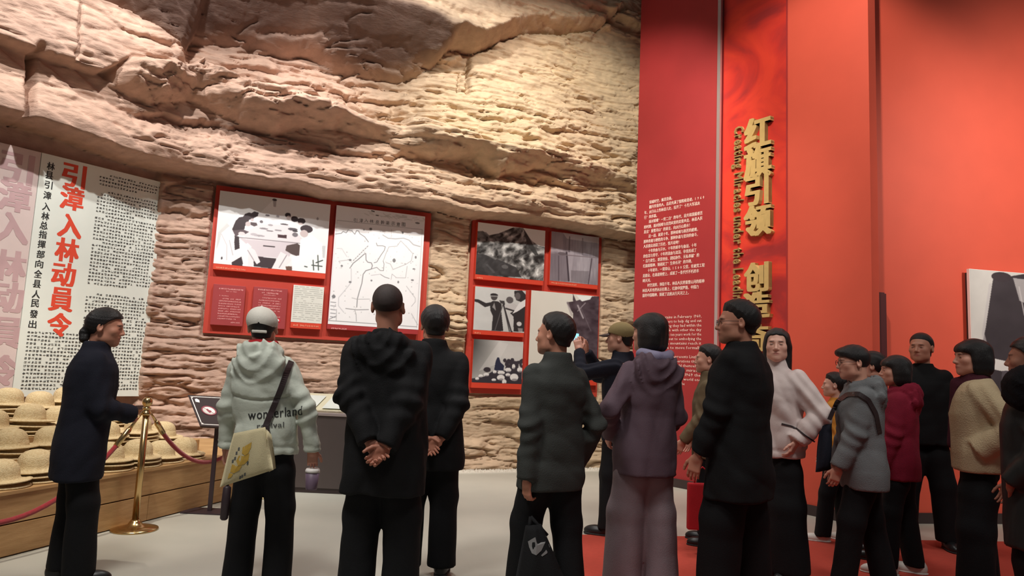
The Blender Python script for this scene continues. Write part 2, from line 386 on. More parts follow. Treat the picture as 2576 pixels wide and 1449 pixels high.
nt.links.new(tc.outputs['Object'], mp.inputs[0]); nt.links.new(mp.outputs[0], n1.inputs['Vector']); nt.links.new(n1.outputs['Fac'], bp.inputs['Height']); nt.links.new(bp.outputs[0], b.inputs['Normal'])
B1 = [(548, 468), (1083, 535), (1068, 862), (505, 845)]; B2 = [(1186, 545), (1515, 590), (1500, 995), (1170, 992)]
R_B1 = FR.rect(B1, .03); R_B2 = FR.rect(B2, .03)
rock_wall()
# white gravel strip along the foot of the rock wall
V = []; Fs = []; rs = np.random.RandomState(3)
gb = MB()
for i in range(2600):
    u = rs.uniform(1.9, 6.3); o_ = rs.uniform(0.10, 0.34); r = rs.uniform(.008, .018)
    p = FR.pt(u, r * .6, o_); a = rs.rand() * 6.28
    q = [(math.cos(a + k * 2.094) * r, math.sin(a + k * 2.094) * r) for k in range(3)]
    gb.add([(p[0] + q[0][0], p[1] + q[0][1], 0), (p[0] + q[1][0], p[1] + q[1][1], 0), (p[0] + q[2][0], p[1] + q[2][1], 0), (p[0], p[1], r * 1.6)], [(0, 1, 3), (1, 2, 3), (2, 0, 3)])
tag(gb.build('gravel', M['gravel']), 'strip of white gravel along the foot of the rock wall', 'gravel', kind='stuff')
gb = MB(); gb.box(1.9, 6.3, 0, .012, 0.345, .365, FR.mat() @ Matrix(((1, 0, 0, 0), (0, 1, 0, 0), (0, 0, 1, 0), (0, 0, 0, 1)))); tag(gb.build('trim_1', M['gravel']), kind='structure')
# ------------------------------------------------------------------ red walls
def title_mat():
    m_ = mat('printed_red_rock_picture', (214, 56, 40), 0.55); nt = m_.node_tree; N = nt.nodes; L = nt.links
    tc = N.new('ShaderNodeTexCoord'); mp = N.new('ShaderNodeMapping'); mp.inputs['Scale'].default_value = (1.0, 1.0, 1.3)
    nz = N.new('ShaderNodeTexNoise'); nz.inputs['Scale'].default_value = 1.1; nz.inputs['Detail'].default_value = 6; nz.inputs['Distortion'].default_value = 1.2
    cr = N.new('ShaderNodeValToRGB'); e = cr.color_ramp.elements
    e[0].position = .36; e[0].color = tuple(lin((164, 42, 42))) + (1,); e[1].position = .58; e[1].color = tuple(lin((226, 62, 42))) + (1,)
    k = e.new(.47); k.color = tuple(lin((206, 50, 40))) + (1,)
    L.new(tc.outputs['Object'], mp.inputs[0]); L.new(mp.outputs[0], nz.inputs['Vector']); L.new(nz.outputs['Fac'], cr.inputs[0]); L.new(cr.outputs[0], N['Principled BSDF'].inputs['Base Color'])
    return m_
M['title'] = title_mat()
def slab(name, fr, u0, u1, z0, z1, o0, o1, m_, kind='structure'):
    mb = MB(); mb.box(u0, u1, z0, z1, o0, o1, fr.mat()); o = mb.build(name, m_); tag(o, kind=kind); return o
L1 = float(np.hypot(P1B[0] - P1A[0], P1B[1] - P1A[1])); L2 = float(np.hypot(P2B[0] - P1B[0], P2B[1] - P1B[1])); L3 = float(np.hypot(P3B[0] - P2B[0], P3B[1] - P2B[1]))
slab('wall_text_panel', F1, 0, L1, 0, HALL_H, -.12, 0, M['red_dark'])
slab('wall_title_panel', F2, 0.015, L2 + .01, 0, HALL_H, -.10, -0.03, M['title'])
slab('wall_red_pier', F3, 0.0, L3, 0, HALL_H, -0.12, 0.01, M['red_wall'])
slab('wall_right', F4, -.06, 6.0, 0, HALL_H, -0.2, 0, M['red_wall'])
slab('trim_2', F1, L1 - .03, L1 + .012, 0, HALL_H, 0.0, .035, M['steel'])
slab('trim_3', F2, L2 - .012, L2 + .004, 0, HALL_H, -.03, .016, M['red_dark'])
slab('baseboard_text_panel', F1, 0.0, L1, 0, .10, 0, .02, M['base'])
slab('baseboard_title_panel', F2, 0.0, L2, 0, .10, -.03, .02, M['base'])
slab('baseboard_pier', F3, 0.0, L3 + .015, 0, .10, .01, .03, M['base'])
slab('baseboard_right', F4, 0.02, 6.0, 0, .10, 0, .02, M['base'])
# ------------------------------------------------------------------ lettering and printed pictures
_gc = {}
def glyph(ch, off=0.0, res=2):
    k = (ch, off, res)
    if k in _gc: return _gc[k]
    cu = bpy.data.curves.new('t', 'FONT'); cu.body = ch; cu.resolution_u = res; cu.offset = off; cu.fill_mode = 'FRONT'
    o = bpy.data.objects.new('t', cu); COL.objects.link(o)
    dg = bpy.context.evaluated_depsgraph_get(); me = bpy.data.meshes.new_from_object(o.evaluated_get(dg))
    V = np.array([v.co[:2] for v in me.vertices]) if len(me.vertices) else np.zeros((0, 2))
    Fs = [tuple(p.vertices) for p in me.polygons]
    bpy.data.objects.remove(o); bpy.data.curves.remove(cu); bpy.data.meshes.remove(me)
    _gc[k] = (V, Fs); return _gc[k]
class Ink:
    """flat or raised lettering standing on a wall frame"""
    def __init__(s, fr, off, depth=0.0): s.fr = fr; s.off = off; s.d = depth; s.V = []; s.F = []
    def put(s, V, Fs, e_=0.0):
        b = len(s.V); n = len(V)
        for x, y in V: s.V.append(tuple(s.fr.pt(x, y, s.off + s.d + e_)))
        s.F += [tuple(b + i for i in f) for f in Fs]
        if s.d > 0:
            for x, y in V: s.V.append(tuple(s.fr.pt(x, y, s.off)))
            cnt = {}
            for f in Fs:
                for i in range(len(f)):
                    e = (f[i], f[(i + 1) % len(f)])
                    cnt[e] = 1
            for (a, c_) in cnt:
                if (c_, a) not in cnt: s.F.append((b + c_, b + a, b + n + a, b + n + c_))
    def box(s, ch, u0, u1, z0, z1, bold=0.0, res=2):
        V, Fs = glyph(ch, 0.0, res)
        if not len(V): return
        lo = V.min(0); hi = V.max(0); sz = np.maximum(hi - lo, 1e-3)
        bx, by = bold * 1.25, bold * .5               # stems grow more than cross strokes
        t = (V - lo) / sz; du, dz = (u1 - u0), (z1 - z0)
        W = np.array([u0 + bx * du, z0 + by * dz]) + t * np.array([du * (1 - 2 * bx), dz * (1 - 2 * by)])
        if bold == 0: s.put(W, Fs); return
        k = 0
        for ax in (-1, -.33, .33, 1):
            for ay in (-1, 0, 1):
                s.put(W + np.array([ax * bx * du, ay * by * dz]), Fs, k * 1e-5); k += 1
    def at_px(s, ch, px, py, w, h, bold=0.0):
        u0 = s.fr.uz(px - w / 2, py, s.off)[0]; u1 = s.fr.uz(px + w / 2, py, s.off)[0]
        z0 = s.fr.uz(px, py + h / 2, s.off)[1]; z1 = s.fr.uz(px, py - h / 2, s.off)[1]
        s.box(ch, u0, u1, z0, z1, bold)
    def line(s, txt, u, z, size, bold=0.0, sx=1.0, res=2):
        x = u
        for ch in txt:
            if ch == ' ': x += size * .3 * sx; continue
            V, Fs = glyph(ch, bold, res)
            if not len(V): continue
            adv = size * sx * (1.0 if ord(ch) > 0x2000 else (V[:, 0].max() + 0.06))
            s.put(V * np.array([size * sx, size]) + np.array([x, z]), Fs); x += adv
        return x
    def marks(s, u0, u1, z, h, rs, cell=None, thin=.13):
        """a run of unreadably small characters, stroke by stroke"""
        cell = cell or h; u = u0
        while u < u1 - cell * .6:
            if rs.rand() < .05: u += cell; continue
            k = rs.randint(3, 6)
            for i in range(k):
                t = h * thin
                if rs.rand() < .6:
                    y = z + h * (.08 + .8 * i / k); a = u + cell * rs.uniform(.0, .2); b = u + cell * rs.uniform(.6, .88)
                    s.put(np.array([(a, y), (b, y), (b, y + t), (a, y + t)]), [(0, 1, 2, 3)])
                else:
                    x = u + cell * rs.uniform(.1, .7); y = z + h * rs.uniform(0, .25)
                    s.put(np.array([(x, y), (x + t, y), (x + t, y + h * .7), (x, y + h * .7)]), [(0, 1, 2, 3)])
            u += cell
    def build(s, name, m_, parent=None, stuff=True):
        me = mesh_pd(name, s.V, s.F); o = link(name, me, parent, m_)
        if stuff: o['kind'] = 'stuff'
        return o
def homog(c):
    """3x3 map from a pictured quadrilateral (tl,tr,br,bl) to the unit square"""
    src = c; dst = [(0, 0), (1, 0), (1, 1), (0, 1)]; A = []; b = []
    for (x, y), (u, v) in zip(src, dst):
        A += [[x, y, 1, 0, 0, 0, -u * x, -u * y], [0, 0, 0, x, y, 1, -v * x, -v * y]]; b += [u, v]
    h = np.linalg.solve(np.array(A, float), np.array(b, float)); return np.append(h, 1).reshape(3, 3)
class Pic:
    def __init__(s, W, H, bg, quad=None):
        s.W, s.H = W, H; s.a = np.zeros((H, W, 3)) + np.array(bg, float); s.h = homog(quad) if quad else None
        s.yy, s.xx = np.meshgrid((np.arange(H) + .5) / H, (np.arange(W) + .5) / W, indexing='ij')
    def t(s, p):
        if s.h is None: return p
        q = s.h @ np.array([p[0], p[1], 1.0]); return (q[0] / q[2], q[1] / q[2])
    def mix(s, m_, c, al=1.0):
        m_ = (np.clip(m_, 0, 1) * al)[..., None]; s.a = s.a * (1 - m_) + np.array(c, float) * m_
    def poly(s, P, c, al=1.0):
        P = [s.t(p) for p in P]; ins = np.zeros(s.xx.shape, bool); n = len(P)
        for i in range(n):
            x0, y0 = P[i]; x1, y1 = P[(i + 1) % n]
            if y0 == y1: continue
            k = ((y0 > s.yy) != (y1 > s.yy)) & (s.xx < (x1 - x0) * (s.yy - y0) / (y1 - y0) + x0); ins ^= k
        s.mix(ins.astype(float), c, al); return ins
    def ell(s, p, rx, ry, c, al=1.0):
        x, y = s.t(p); x2, _ = s.t((p[0] + rx, p[1])); _, y2 = s.t((p[0], p[1] + ry))
        rx, ry = abs(x2 - x), abs(y2 - y); d = ((s.xx - x) / rx) ** 2 + ((s.yy - y) / ry) ** 2; s.mix(1.0 * (d < 1), c, al)
    def line(s, P, w, c, al=1.0):
        P = [s.t(p) for p in P]; asp = s.H / s.W; w = w / s.W; D = np.full(s.xx.shape, 9.0)
        for (x0, y0), (x1, y1) in zip(P[:-1], P[1:]):
            dx, dy = x1 - x0, (y1 - y0) * asp; L = dx * dx + dy * dy + 1e-12
            t = np.clip(((s.xx - x0) * dx + (s.yy - y0) * asp * dy) / L, 0, 1)
            D = np.minimum(D, np.hypot(s.xx - x0 - t * dx, (s.yy - y0) * asp - t * dy))
        s.mix(np.clip((w - D) / (1.0 / s.W) + .5, 0, 1), c, al)
    def build(s, name, fr, r, off, parent):
        for _ in range(max(1, s.W // 170)):
            p_ = np.pad(s.a, ((1, 1), (1, 1), (0, 0)), 'edge'); s.a = (p_[:-2, 1:-1] + p_[2:, 1:-1] + p_[1:-1, :-2] + p_[1:-1, 2:] + 2 * p_[1:-1, 1:-1]) / 6
        u = np.linspace(r[0], r[1], s.W); z = np.linspace(r[3], r[2], s.H)
        Z, U = np.meshgrid(z, u, indexing='ij')
        V = fr.o + U[..., None] * fr.e + Z[..., None] * np.array([0, 0, 1.0]) + fr.n * off
        I = np.arange(s.W * s.H).reshape(s.H, s.W)
        Fq = np.stack([I[1:, :-1], I[1:, 1:], I[:-1, 1:], I[:-1, :-1]], -1).reshape(-1, 4)
        me = mesh_np(name, V.reshape(-1, 3), Fq, True, lin(np.clip(s.a, 0, 255)).reshape(-1, 3)); return link(name, me, parent, M['print'])
rsp = np.random.RandomState(5)
def frame_box(fr, r, o0, o1, name, m_, parent=None, bev=0.0):
    mb = MB(); mb.box(r[0], r[1], r[2], r[3], o0, o1, fr.mat()); return mb.build(name, m_, parent, bev)
def panel(fr, quad, o0, o1, parent, m_, name, cap=0.0):
    r = fr.rect(quad, o1); p = frame_box(fr, r, o0, o1, name, m_, parent, .003); return p, r
# ------------------------------------------------------------------ first board: meeting photograph, map, three text sheets
b1 = empty('exhibition_board'); tag(b1, 'wide red board with a meeting photograph and a large map', 'display board', 'red display boards on the rock wall')
frame_box(FR, R_B1, -.02, .035, 'backing_panel', M['board_red'], b1, .004)
def z2(p, ox=480, oy=460, k=3.294): return (ox + p[0] / k, oy + p[1] / k)
OFS = .105
# meeting photograph
q = [(238, 70), (1160, 175), (1115, 790), (188, 722)]
p, r = panel(FR, [z2(c) for c in q], .035, OFS, b1, M['caption'], 'photo_panel')
P = Pic(330, 210, (240, 240, 242), [(238, 70), (1160, 175), (1115, 750), (192, 668)])
P.poly([(238, 70), (700, 120), (560, 260), (400, 250), (225, 420)], (226, 226, 226)); P.poly([(225, 420), (300, 340), (340, 380), (260, 440), (215, 560)], (212, 212, 212))
P.poly([(215, 620), (255, 420), (320, 365), (365, 430), (362, 560), (372, 600), (330, 650), (205, 650)], (250, 248, 250)); P.line([(255, 430), (300, 520), (300, 640)], 1.2, (205, 200, 205)); P.line([(320, 480), (350, 600)], 1.2, (190, 185, 190))
P.poly([(420, 430), (560, 345), (800, 350), (930, 470), (880, 500), (480, 480)], (228, 222, 226))
P.poly([(395, 455), (480, 475), (880, 500), (800, 630), (520, 606), (470, 520)], (214, 204, 210)); P.line([(600, 523), (690, 531)], 1.6, (60, 50, 55)); P.line([(395, 455), (900, 500)], 1.0, (130, 120, 126))
dk = (62, 50, 55)
P.poly([(340, 392), (368, 322), (396, 292), (430, 285), (445, 262), (480, 250), (498, 256), (520, 240), (556, 250), (552, 276), (512, 300), (478, 312), (470, 342), (446, 362), (440, 392), (400, 402), (358, 412)], dk)
P.poly([(362, 440), (398, 450), (404, 545), (365, 560), (360, 500)], dk); P.poly([(345, 400), (430, 390), (480, 410), (430, 440), (400, 430), (370, 450)], (96, 82, 88))
P.poly([(490, 330), (540, 335), (548, 355), (520, 365), (490, 352)], (90, 78, 82)); P.ell((470, 345), 22, 20, (205, 190, 192)); P.ell((420, 425), 28, 16, (226, 214, 216)); P.ell((505, 310), 14, 12, (200, 186, 188))
P.poly([(520, 606), (705, 628), (680, 712), (520, 690)], dk); P.poly([(340, 660), (420, 612), (440, 700), (345, 692)], dk); P.poly([(780, 690), (835, 690), (835, 730), (790, 728)], (110, 80, 70))
P.poly([(380, 560), (470, 500), (500, 530), (470, 700), (428, 695), (440, 600)], (244, 240, 243)); P.poly([(480, 530), (530, 560), (575, 655), (545, 675), (520, 640), (510, 700), (470, 700)], (236, 230, 234)); P.line([(470, 560), (520, 640)], 1, (150, 140, 148))
P.poly([(740, 570), (800, 600), (830, 640), (760, 718), (665, 712)], (238, 233, 236)); P.line([(790, 600), (730, 700)], 1.2, (150, 140, 148))
P.poly([(790, 520), (880, 500), (925, 540), (890, 612), (830, 590), (780, 560)], (84, 68, 66))
P.poly([(830, 612), (895, 600), (905, 470), (1000, 430), (1090, 500), (1112, 740), (838, 730)], (250, 250, 252))
for x, y, a, b_ in ((800, 268, 24, 20), (855, 300, 30, 24), (912, 315, 34, 24), (955, 382, 52, 32)): P.ell((x, y), a, b_, dk)
P.ell((805, 290), 18, 18, (212, 200, 200)); P.ell((935, 420), 34, 30, (205, 190, 190)); P.ell((905, 340), 20, 10, (220, 206, 206)); P.poly([(780, 330), (830, 320), (900, 350), (880, 380), (800, 350)], (240, 236, 238))
P.poly([(716, 428), (790, 434), (790, 460), (716, 455)], (70, 44, 50))
for x, y, a, b_, g in ((580, 325, 14, 12, 110), (630, 272, 18, 8, 120), (715, 278, 14, 10, 170), (600, 382, 36, 7, 140), (655, 352, 22, 8, 170), (720, 395, 30, 7, 150), (560, 440, 50, 8, 170), (650, 400, 30, 5, 120), (840, 385, 40, 12, 90), (860, 400, 22, 8, 60), (770, 345, 34, 6, 80), (520, 430, 30, 10, 190), (860, 430, 24, 18, 120), (1048, 295, 9, 12, 165), (260, 625, 7, 12, 70)): P.ell((x, y), a, b_, (g, g - 6, g))
P.poly([(672, 135), (705, 138), (698, 200), (680, 200)], (180, 176, 180)); P.ell((688, 142), 20, 9, (60, 52, 56))
for a in ([(1000, 680), (1085, 690)], [(1010, 640), (1015, 720)], [(1050, 600), (1055, 720)], [(940, 690), (960, 695)], [(1035, 660), (1090, 640)]): P.line(a, 1.6, (70, 80, 76))
P.poly([(1085, 520), (1115, 520), (1105, 620), (1090, 620)], (206, 210, 212))
rr = FR.rect([z2(c) for c in [(238, 70), (1160, 175), (1115, 750), (192, 668)]], OFS); P.build('photo_print', FR, rr, OFS + .002, p)
ik = Ink(FR, OFS + .003); a = FR.uz(*z2((205, 700)), OFS); b_ = FR.uz(*z2((455, 718)), OFS); ik.marks(a[0], b_[0], (a[1] + b_[1]) / 2 - .012, .022, rsp, .019, .2); ik.build('caption_lettering', M['orange_ink'], p)
# map
zc = lambda p: z2(p, 820, 510, 4.393)
mq = [(100, 35), (1088, 142), (1028, 1440), (22, 1412)]
p, r = panel(FR, [zc(c) for c in mq], .035, OFS, b1, M['red_dark'], 'map_panel')
mq2 = [(100, 35), (1088, 142), (1030, 1395), (38, 1350)]
P = Pic(330, 410, (243, 243, 246), mq2); P.a -= 8 * fbm(P.xx * 9, P.yy * 9, 4)[..., None] * (P.xx[..., None] + .2)
G = (172, 172, 176); Dk = (132, 132, 136)
P.line([(112, 206), (1056, 290)], .8, G); P.line([(1056, 290), (1010, 1372)], .8, G); P.line([(44, 1312), (1010, 1362)], 1.0, Dk); P.line([(112, 206), (44, 1312)], .5, (200, 200, 204))
for w_, c_, pts in ((1.2, Dk, [(95, 360), (160, 352), (180, 330), (215, 345), (235, 312), (275, 320), (310, 358), (330, 315), (350, 320), (365, 350), (420, 385), (462, 440)]),
    (1.4, Dk, [(265, 735), (300, 680), (350, 640), (420, 575), (436, 570), (440, 640), (460, 665), (500, 672), (512, 700), (500, 740), (440, 760), (412, 800), (400, 900), (375, 990), (355, 1070), (350, 1160)]),
    (1.1, Dk, [(550, 450), (560, 480), (620, 480), (650, 490), (640, 530), (600, 590), (560, 660), (530, 670)]), (1.8, (176, 176, 180), [(620, 360), (680, 395), (760, 400), (850, 390), (910, 410), (960, 460), (1035, 480)]),
    (1.0, Dk, [(500, 740), (560, 720), (600, 755), (635, 755), (640, 680), (630, 650)]), (1.0, (176, 176, 180), [(630, 650), (660, 560), (690, 490), (780, 480), (820, 420), (900, 500), (955, 560), (940, 640), (880, 680), (740, 740), (710, 680), (660, 665)]),
    (1.0, Dk, [(600, 795), (650, 825), (700, 840)]), (.9, G, [(295, 1060), (350, 1075), (490, 1070)]), (1.1, Dk, [(230, 1178), (350, 1190), (480, 1185)]), (1.2, G, [(330, 1195), (345, 1240), (350, 1315)]),
    (1.4, (205, 205, 210), [(280, 740), (285, 890), (200, 1000), (150, 1060), (150, 1150), (210, 1220)]), (1.2, (190, 190, 194), [(890, 920), (990, 1050), (990, 1090), (950, 1140)]), (.9, G, [(895, 700), (880, 830), (780, 830), (730, 790), (720, 850)]), (1.0, (190, 190, 196), [(500, 810), (600, 795)]),
    (.9, (200, 200, 204), [(115, 520), (170, 520), (230, 610)]), (.8, G, [(150, 660), (270, 640)]), (1.0, G, [(950, 1220), (1020, 1340)]), (.9, (200, 200, 204), [(715, 300), (712, 400)]), (.9, (205, 205, 205), [(860, 350), (1040, 356)]), (1., Dk, [(50, 1300), (130, 1260)]), (1.0, G, [(130, 1190), (130, 1310)])):
    P.line(pts, w_, c_)
for i in range(8): P.line([(300 + i * 21, 640 - i * 22 + 12), (311 + i * 21, 640 - i * 22)], 1.1, Dk)
for i in range(140):
    x, y = rsp.uniform(80, 1020), rsp.uniform(300, 1300); g = rsp.uniform(150, 215); P.ell((x, y), rsp.uniform(3, 9), rsp.uniform(3, 8), (g, g, g + 2), .7)
for x, y, a, b_ in ((265, 645, 16, 12), (750, 640, 18, 22), (270, 888, 14, 12), (505, 866, 10, 10), (800, 878, 10, 14), (175, 712, 12, 12), (485, 296, 16, 14), (410, 306, 8, 10), (840, 330, 10, 14), (988, 600, 10, 16), (970, 730, 16, 8), (955, 853, 16, 10), (1002, 218, 26, 10), (95, 1050, 20, 20)): P.ell((x, y), a, b_, (130, 130, 134))
for i in range(5): P.line([(65, 1110 + i * 40), (120, 1116 + i * 40)], 1.2, (140, 140, 146))
for i in range(30): x = rsp.uniform(380, 1080); P.line([(x, 40 + x * .1 + rsp.uniform(10, 60)), (x + 50, 50 + x * .1 + rsp.uniform(10, 60))], 1.4, (205, 206, 206), .7)
P.line([(490, 92), (520, 100)], 1.6, (40, 38, 40)); P.line([(540, 140), (566, 145)], 1.4, (60, 60, 60))
rr = FR.rect([zc(c) for c in mq2], OFS); P.build('map_print', FR, rr, OFS + .002, p)
ik = Ink(FR, OFS + .004)
for ch, x, y in zip('引漳入林总幹渠示意图', (325, 388, 445, 505, 568, 627, 682, 742, 800, 858), (194, 197, 196, 205, 214, 217, 225, 232, 239, 240)): X_, Y_ = zc((x, y)); ik.at_px(ch, X_, Y_, 9, 10)
ik.build('map_title', M['grey_ink'], p)
ik = Ink(FR, OFS + .003); a = FR.uz(*zc((55, 1385)), OFS); b_ = FR.uz(*zc((240, 1385)), OFS); ik.marks(a[0], b_[0], a[1] - .012, .022, rsp, .019, .2); ik.build('caption_lettering', M['pale_ink'], p)
# text sheets
def text_sheet(quad, rows, ofs, m_, ink, name='text_panel'):
    p, r = panel(FR, quad, .035, ofs, b1, m_, name); ik = Ink(FR, ofs + .002); W = r[1] - r[0]; H = r[3] - r[2]
    for x0, x1, y, h in rows: ik.marks(r[0] + x0 * W, r[0] + x1 * W, r[3] - y * H - h * H, h * H, rsp, h * H * .9, .2)
    ik.build('small_lettering', M[ink], p); return p, r
z3 = lambda p: z2(p, 520, 690, 8.31)
rows = [(.17, .92, .08, .042), (.40, .75, .145, .028), (.2, .5, .26, .03)] + [(.30 if i == 0 else .2, (.9, .9, .9, .86, .9, .9, .84, .9, .78)[i], .325 + i * .062, .034) for i in range(9)] + [(.62, .92, .90, .034)]
text_sheet([z3(c) for c in [(135, 200), (820, 250), (745, 1090), (80, 1050)]], rows, OFS - .01, M['board_text'], 'pale_ink')
rows = [(.12, .84, .045, .04), (.24, .72, .115, .04), (.3, .66, .175, .026)] + [(.26 if i == 0 else .17, (.82, .80, .82, .82, .82, .82, .5)[i], .245 + i * .062, .034) for i in range(7)] + [(.5, .84, .70, .03)]
p, r = text_sheet([z3(c) for c in [(972, 262), (1690, 300), (1640, 1140), (930, 1110)]], rows, OFS - .01, M['board_text'], 'pale_ink')
W = r[1] - r[0]; H = r[3] - r[2]
mb = MB(); mb.box(r[0] + .66 * W, r[0] + .84 * W, r[3] - .84 * H, r[3] - .76 * H, OFS - .01, OFS - .006, FR.mat()); mb.build('emblem', mat('bright_red_emblem', (220, 16, 50), .5), p, .001)
mb = MB(); mb.lathe([(0, 0), (.014, 0), (.014, .002), (0, .002)], 12, FR.mat(r[0] + .78 * W, r[3] - .80 * H, OFS - .006)); mb.build('emblem_disc', M['sign_white'], p)
dq = [(1812, 225), (2465, 268), (2370, 1150), (1755, 1120)]
p, r = panel(FR, [z3(c) for c in dq], .035, OFS, b1, M['caption'], 'document_panel')
dq2 = [(1812, 225), (2465, 268), (2392, 1020), (1762, 1005)]
P = Pic(110, 130, (222, 222, 214), dq2); P.a += 10 * (fbm(P.xx * 4, P.yy * 4, 2)[..., None] - .5)
for i in range(17):
    y = 262 + i * 42; x = 1840 - i * 2.2
    while x < 2420 - i * 3:
        L_ = rsp.uniform(40, 200) if i not in (6, 7, 8, 14) else rsp.uniform(20, 50); P.line([(x, y + (x - 1840) * .055), (min(x + L_, 2430 - i * 3), y + (x + L_ - 1840) * .055)], .9, (150, 150, 144), .8); x += L_ + rsp.uniform(15, 60) * (4 if i in (6, 7, 14) else 1)
P.poly([(1812, 225), (2465, 268), (2462, 284), (1830, 242), (1782, 1003), (1762, 1005)], (238, 238, 232))
P.build('document_print', FR, FR.rect([z3(c) for c in dq2], OFS), OFS + .002, p)
ik = Ink(FR, OFS + .003); a = FR.uz(*z3((1800, 1065)), OFS); b_ = FR.uz(*z3((2355, 1090)), OFS); ik.marks(a[0], b_[0], (a[1] + b_[1]) / 2 - .012, .024, rsp, .020, .25); ik.build('caption_lettering', M['orange_ink'], p)
# ------------------------------------------------------------------ second board
b2 = empty('exhibition_board'); tag(b2, 'red display board with five black and white photographs, the one nearer the red wall', 'display board', 'red display boards on the rock wall')
frame_box(FR, R_B2, -.02, .035, 'backing_panel', M['board_red'], b2, .004)
z4 = lambda p: z2(p, 1140, 520, 2.898)
def photo2(pq, iq, W, H, bg, fn, cap=None):
    p, r = panel(FR, [z4(c) for c in pq], .035, OFS, b2, M['caption'], 'photo_panel'); P = Pic(W, H, bg, iq); fn(P)
    P.build('photo_print', FR, FR.rect([z4(c) for c in iq], OFS), OFS + .002, p)
    if cap:
        ik = Ink(FR, OFS + .003); a = FR.uz(*z4(cap[0]), OFS); b_ = FR.uz(*z4(cap[1]), OFS); ik.marks(a[0], b_[0], (a[1] + b_[1]) / 2 - .014, .026, rsp, .022, .22); ik.build('caption_lettering', M['orange_ink'], p)
def mountain(P):
    n = fbm(P.xx * 16 + 3 * fbm(P.xx * 5, P.yy * 5, 9), P.yy * 12 + P.xx * 5, 3, 5); P.a[:] = (240, 244, 240)
    base = P.a.copy(); ins = P.poly([(170, 186), (215, 184), (262, 214), (330, 200), (395, 172), (440, 152), (510, 154), (532, 195), (572, 245), (620, 280), (680, 292), (655, 535), (160, 505)], (0, 0, 0))
    g = np.clip(40 + 330 * (n - .28), 20, 245); P.a[ins] = np.stack([g, g * 1.0, g * .99], -1)[ins]
    P.poly([(512, 158), (540, 200), (580, 270), (622, 348), (596, 350), (548, 290), (530, 230)], (42, 44, 44), .85); P.poly([(178, 190), (240, 192), (262, 215), (230, 240), (172, 240)], (96, 98, 98), .6)
    P.poly([(164, 350), (240, 358), (360, 400), (460, 440), (500, 512), (160, 502)], (44, 44, 46), .86); P.ell((380, 440), 24, 14, (110, 110, 110), .7); P.line([(250, 430), (300, 480)], 3, (90, 90, 92), .6); P.line([(240, 350), (310, 385)], 3, (130, 130, 130), .6)
photo2([(178, 118), (672, 170), (655, 568), (160, 532)], [(178, 118), (672, 170), (658, 532), (165, 500)], 200, 160, (240, 240, 240), mountain, [(170, 516), (215, 520)])
def cliff(P):
    n = fbm(P.xx * 3, P.yy * 2, 13, 4); st = fbm(P.xx * 60, P.yy * 5, 14, 3); g = 150 + 60 * (n - .5) + 34 * (st - .5); P.a = np.stack([g, g - 8, g], -1)
    P.poly([(715, 178), (800, 190), (800, 330), (712, 330)], (182, 172, 178), .5); P.poly([(800, 190), (1065, 225), (1060, 270), (830, 235)], (214, 206, 210), .7)
    P.poly([(708, 345), (830, 335), (845, 545), (705, 540)], (96, 86, 94), .55); P.line([(828, 335), (845, 540)], 2.2, (60, 50, 58)); P.line([(770, 360), (772, 540)], 1.2, (80, 70, 78)); P.line([(1010, 380), (985, 560)], 1.6, (80, 68, 76)); P.line([(850, 220), (846, 330)], 1.2, (96, 86, 92)); P.line([(945, 232), (942, 350)], 1.2, (130, 120, 126)); P.line([(715, 345), (1060, 375)], 1.3, (120, 108, 114)); P.poly([(860, 465), (990, 470), (980, 560), (860, 545)], (100, 92, 98), .5); P.ell((795, 345), 30, 12, (90, 80, 86), .7)
photo2([(715, 178), (1065, 225), (1050, 600), (700, 572)], [(715, 178), (1065, 225), (1052, 570), (705, 540)], 140, 150, (150, 142, 150), cliff, [(715, 556), (905, 570)])
def survey(P):
    P.a -= 16 * fbm(P.xx * 4, P.yy * 4, 6)[..., None]; d = (44, 42, 44)
    P.poly([(155, 680), (182, 682), (240, 708), (275, 700), (282, 722), (232, 738), (182, 706), (156, 700)], d)
    P.poly([(268, 706), (290, 690), (330, 694), (352, 712), (350, 760), (366, 905), (282, 905), (290, 800), (272, 760)], d); P.ell((298, 660), 24, 26, (70, 66, 66)); P.ell((298, 646), 28, 11, (40, 38, 40)); P.line([(272, 655), (322, 655)], 1.6, (150, 150, 150)); P.poly([(285, 735), (300, 700), (312, 760)], (170, 168, 168), .8)
    P.poly([(336, 684), (372, 688), (378, 712), (345, 706)], (60, 58, 60)); P.line([(362, 715), (305, 905)], 1.2, (96, 94, 96)); P.line([(368, 715), (426, 905)], 3.2, (54, 52, 54)); P.line([(376, 720), (430, 900)], 1.2, (214, 214, 214)); P.line([(366, 715), (410, 905)], 1.4, (54, 52, 54))
    P.ell((412, 680), 26, 24, (92, 88, 90)); P.poly([(375, 720), (440, 700), (470, 720), (450, 770), (380, 745)], (196, 194, 194)); P.line([(385, 742), (450, 760)], 2.2, d)
    P.poly([(445, 612), (500, 606), (530, 640), (528, 905), (440, 905), (440, 800), (415, 775), (470, 740), (490, 690), (460, 680), (446, 650)], d); P.ell((470, 650), 20, 26, (96, 90, 92)); P.poly([(480, 700), (526, 670), (526, 720), (470, 760), (430, 780)], (226, 226, 226)); P.ell((480, 850), 18, 16, (206, 206, 206)); P.poly([(470, 880), (505, 880), (505, 905), (475, 905)], (140, 138, 138))
photo2([(158, 585), (530, 608), (514, 950), (146, 930)], [(158, 585), (530, 608), (516, 914), (148, 902)], 150, 130, (208, 210, 208), survey, [(155, 918), (198, 922)])
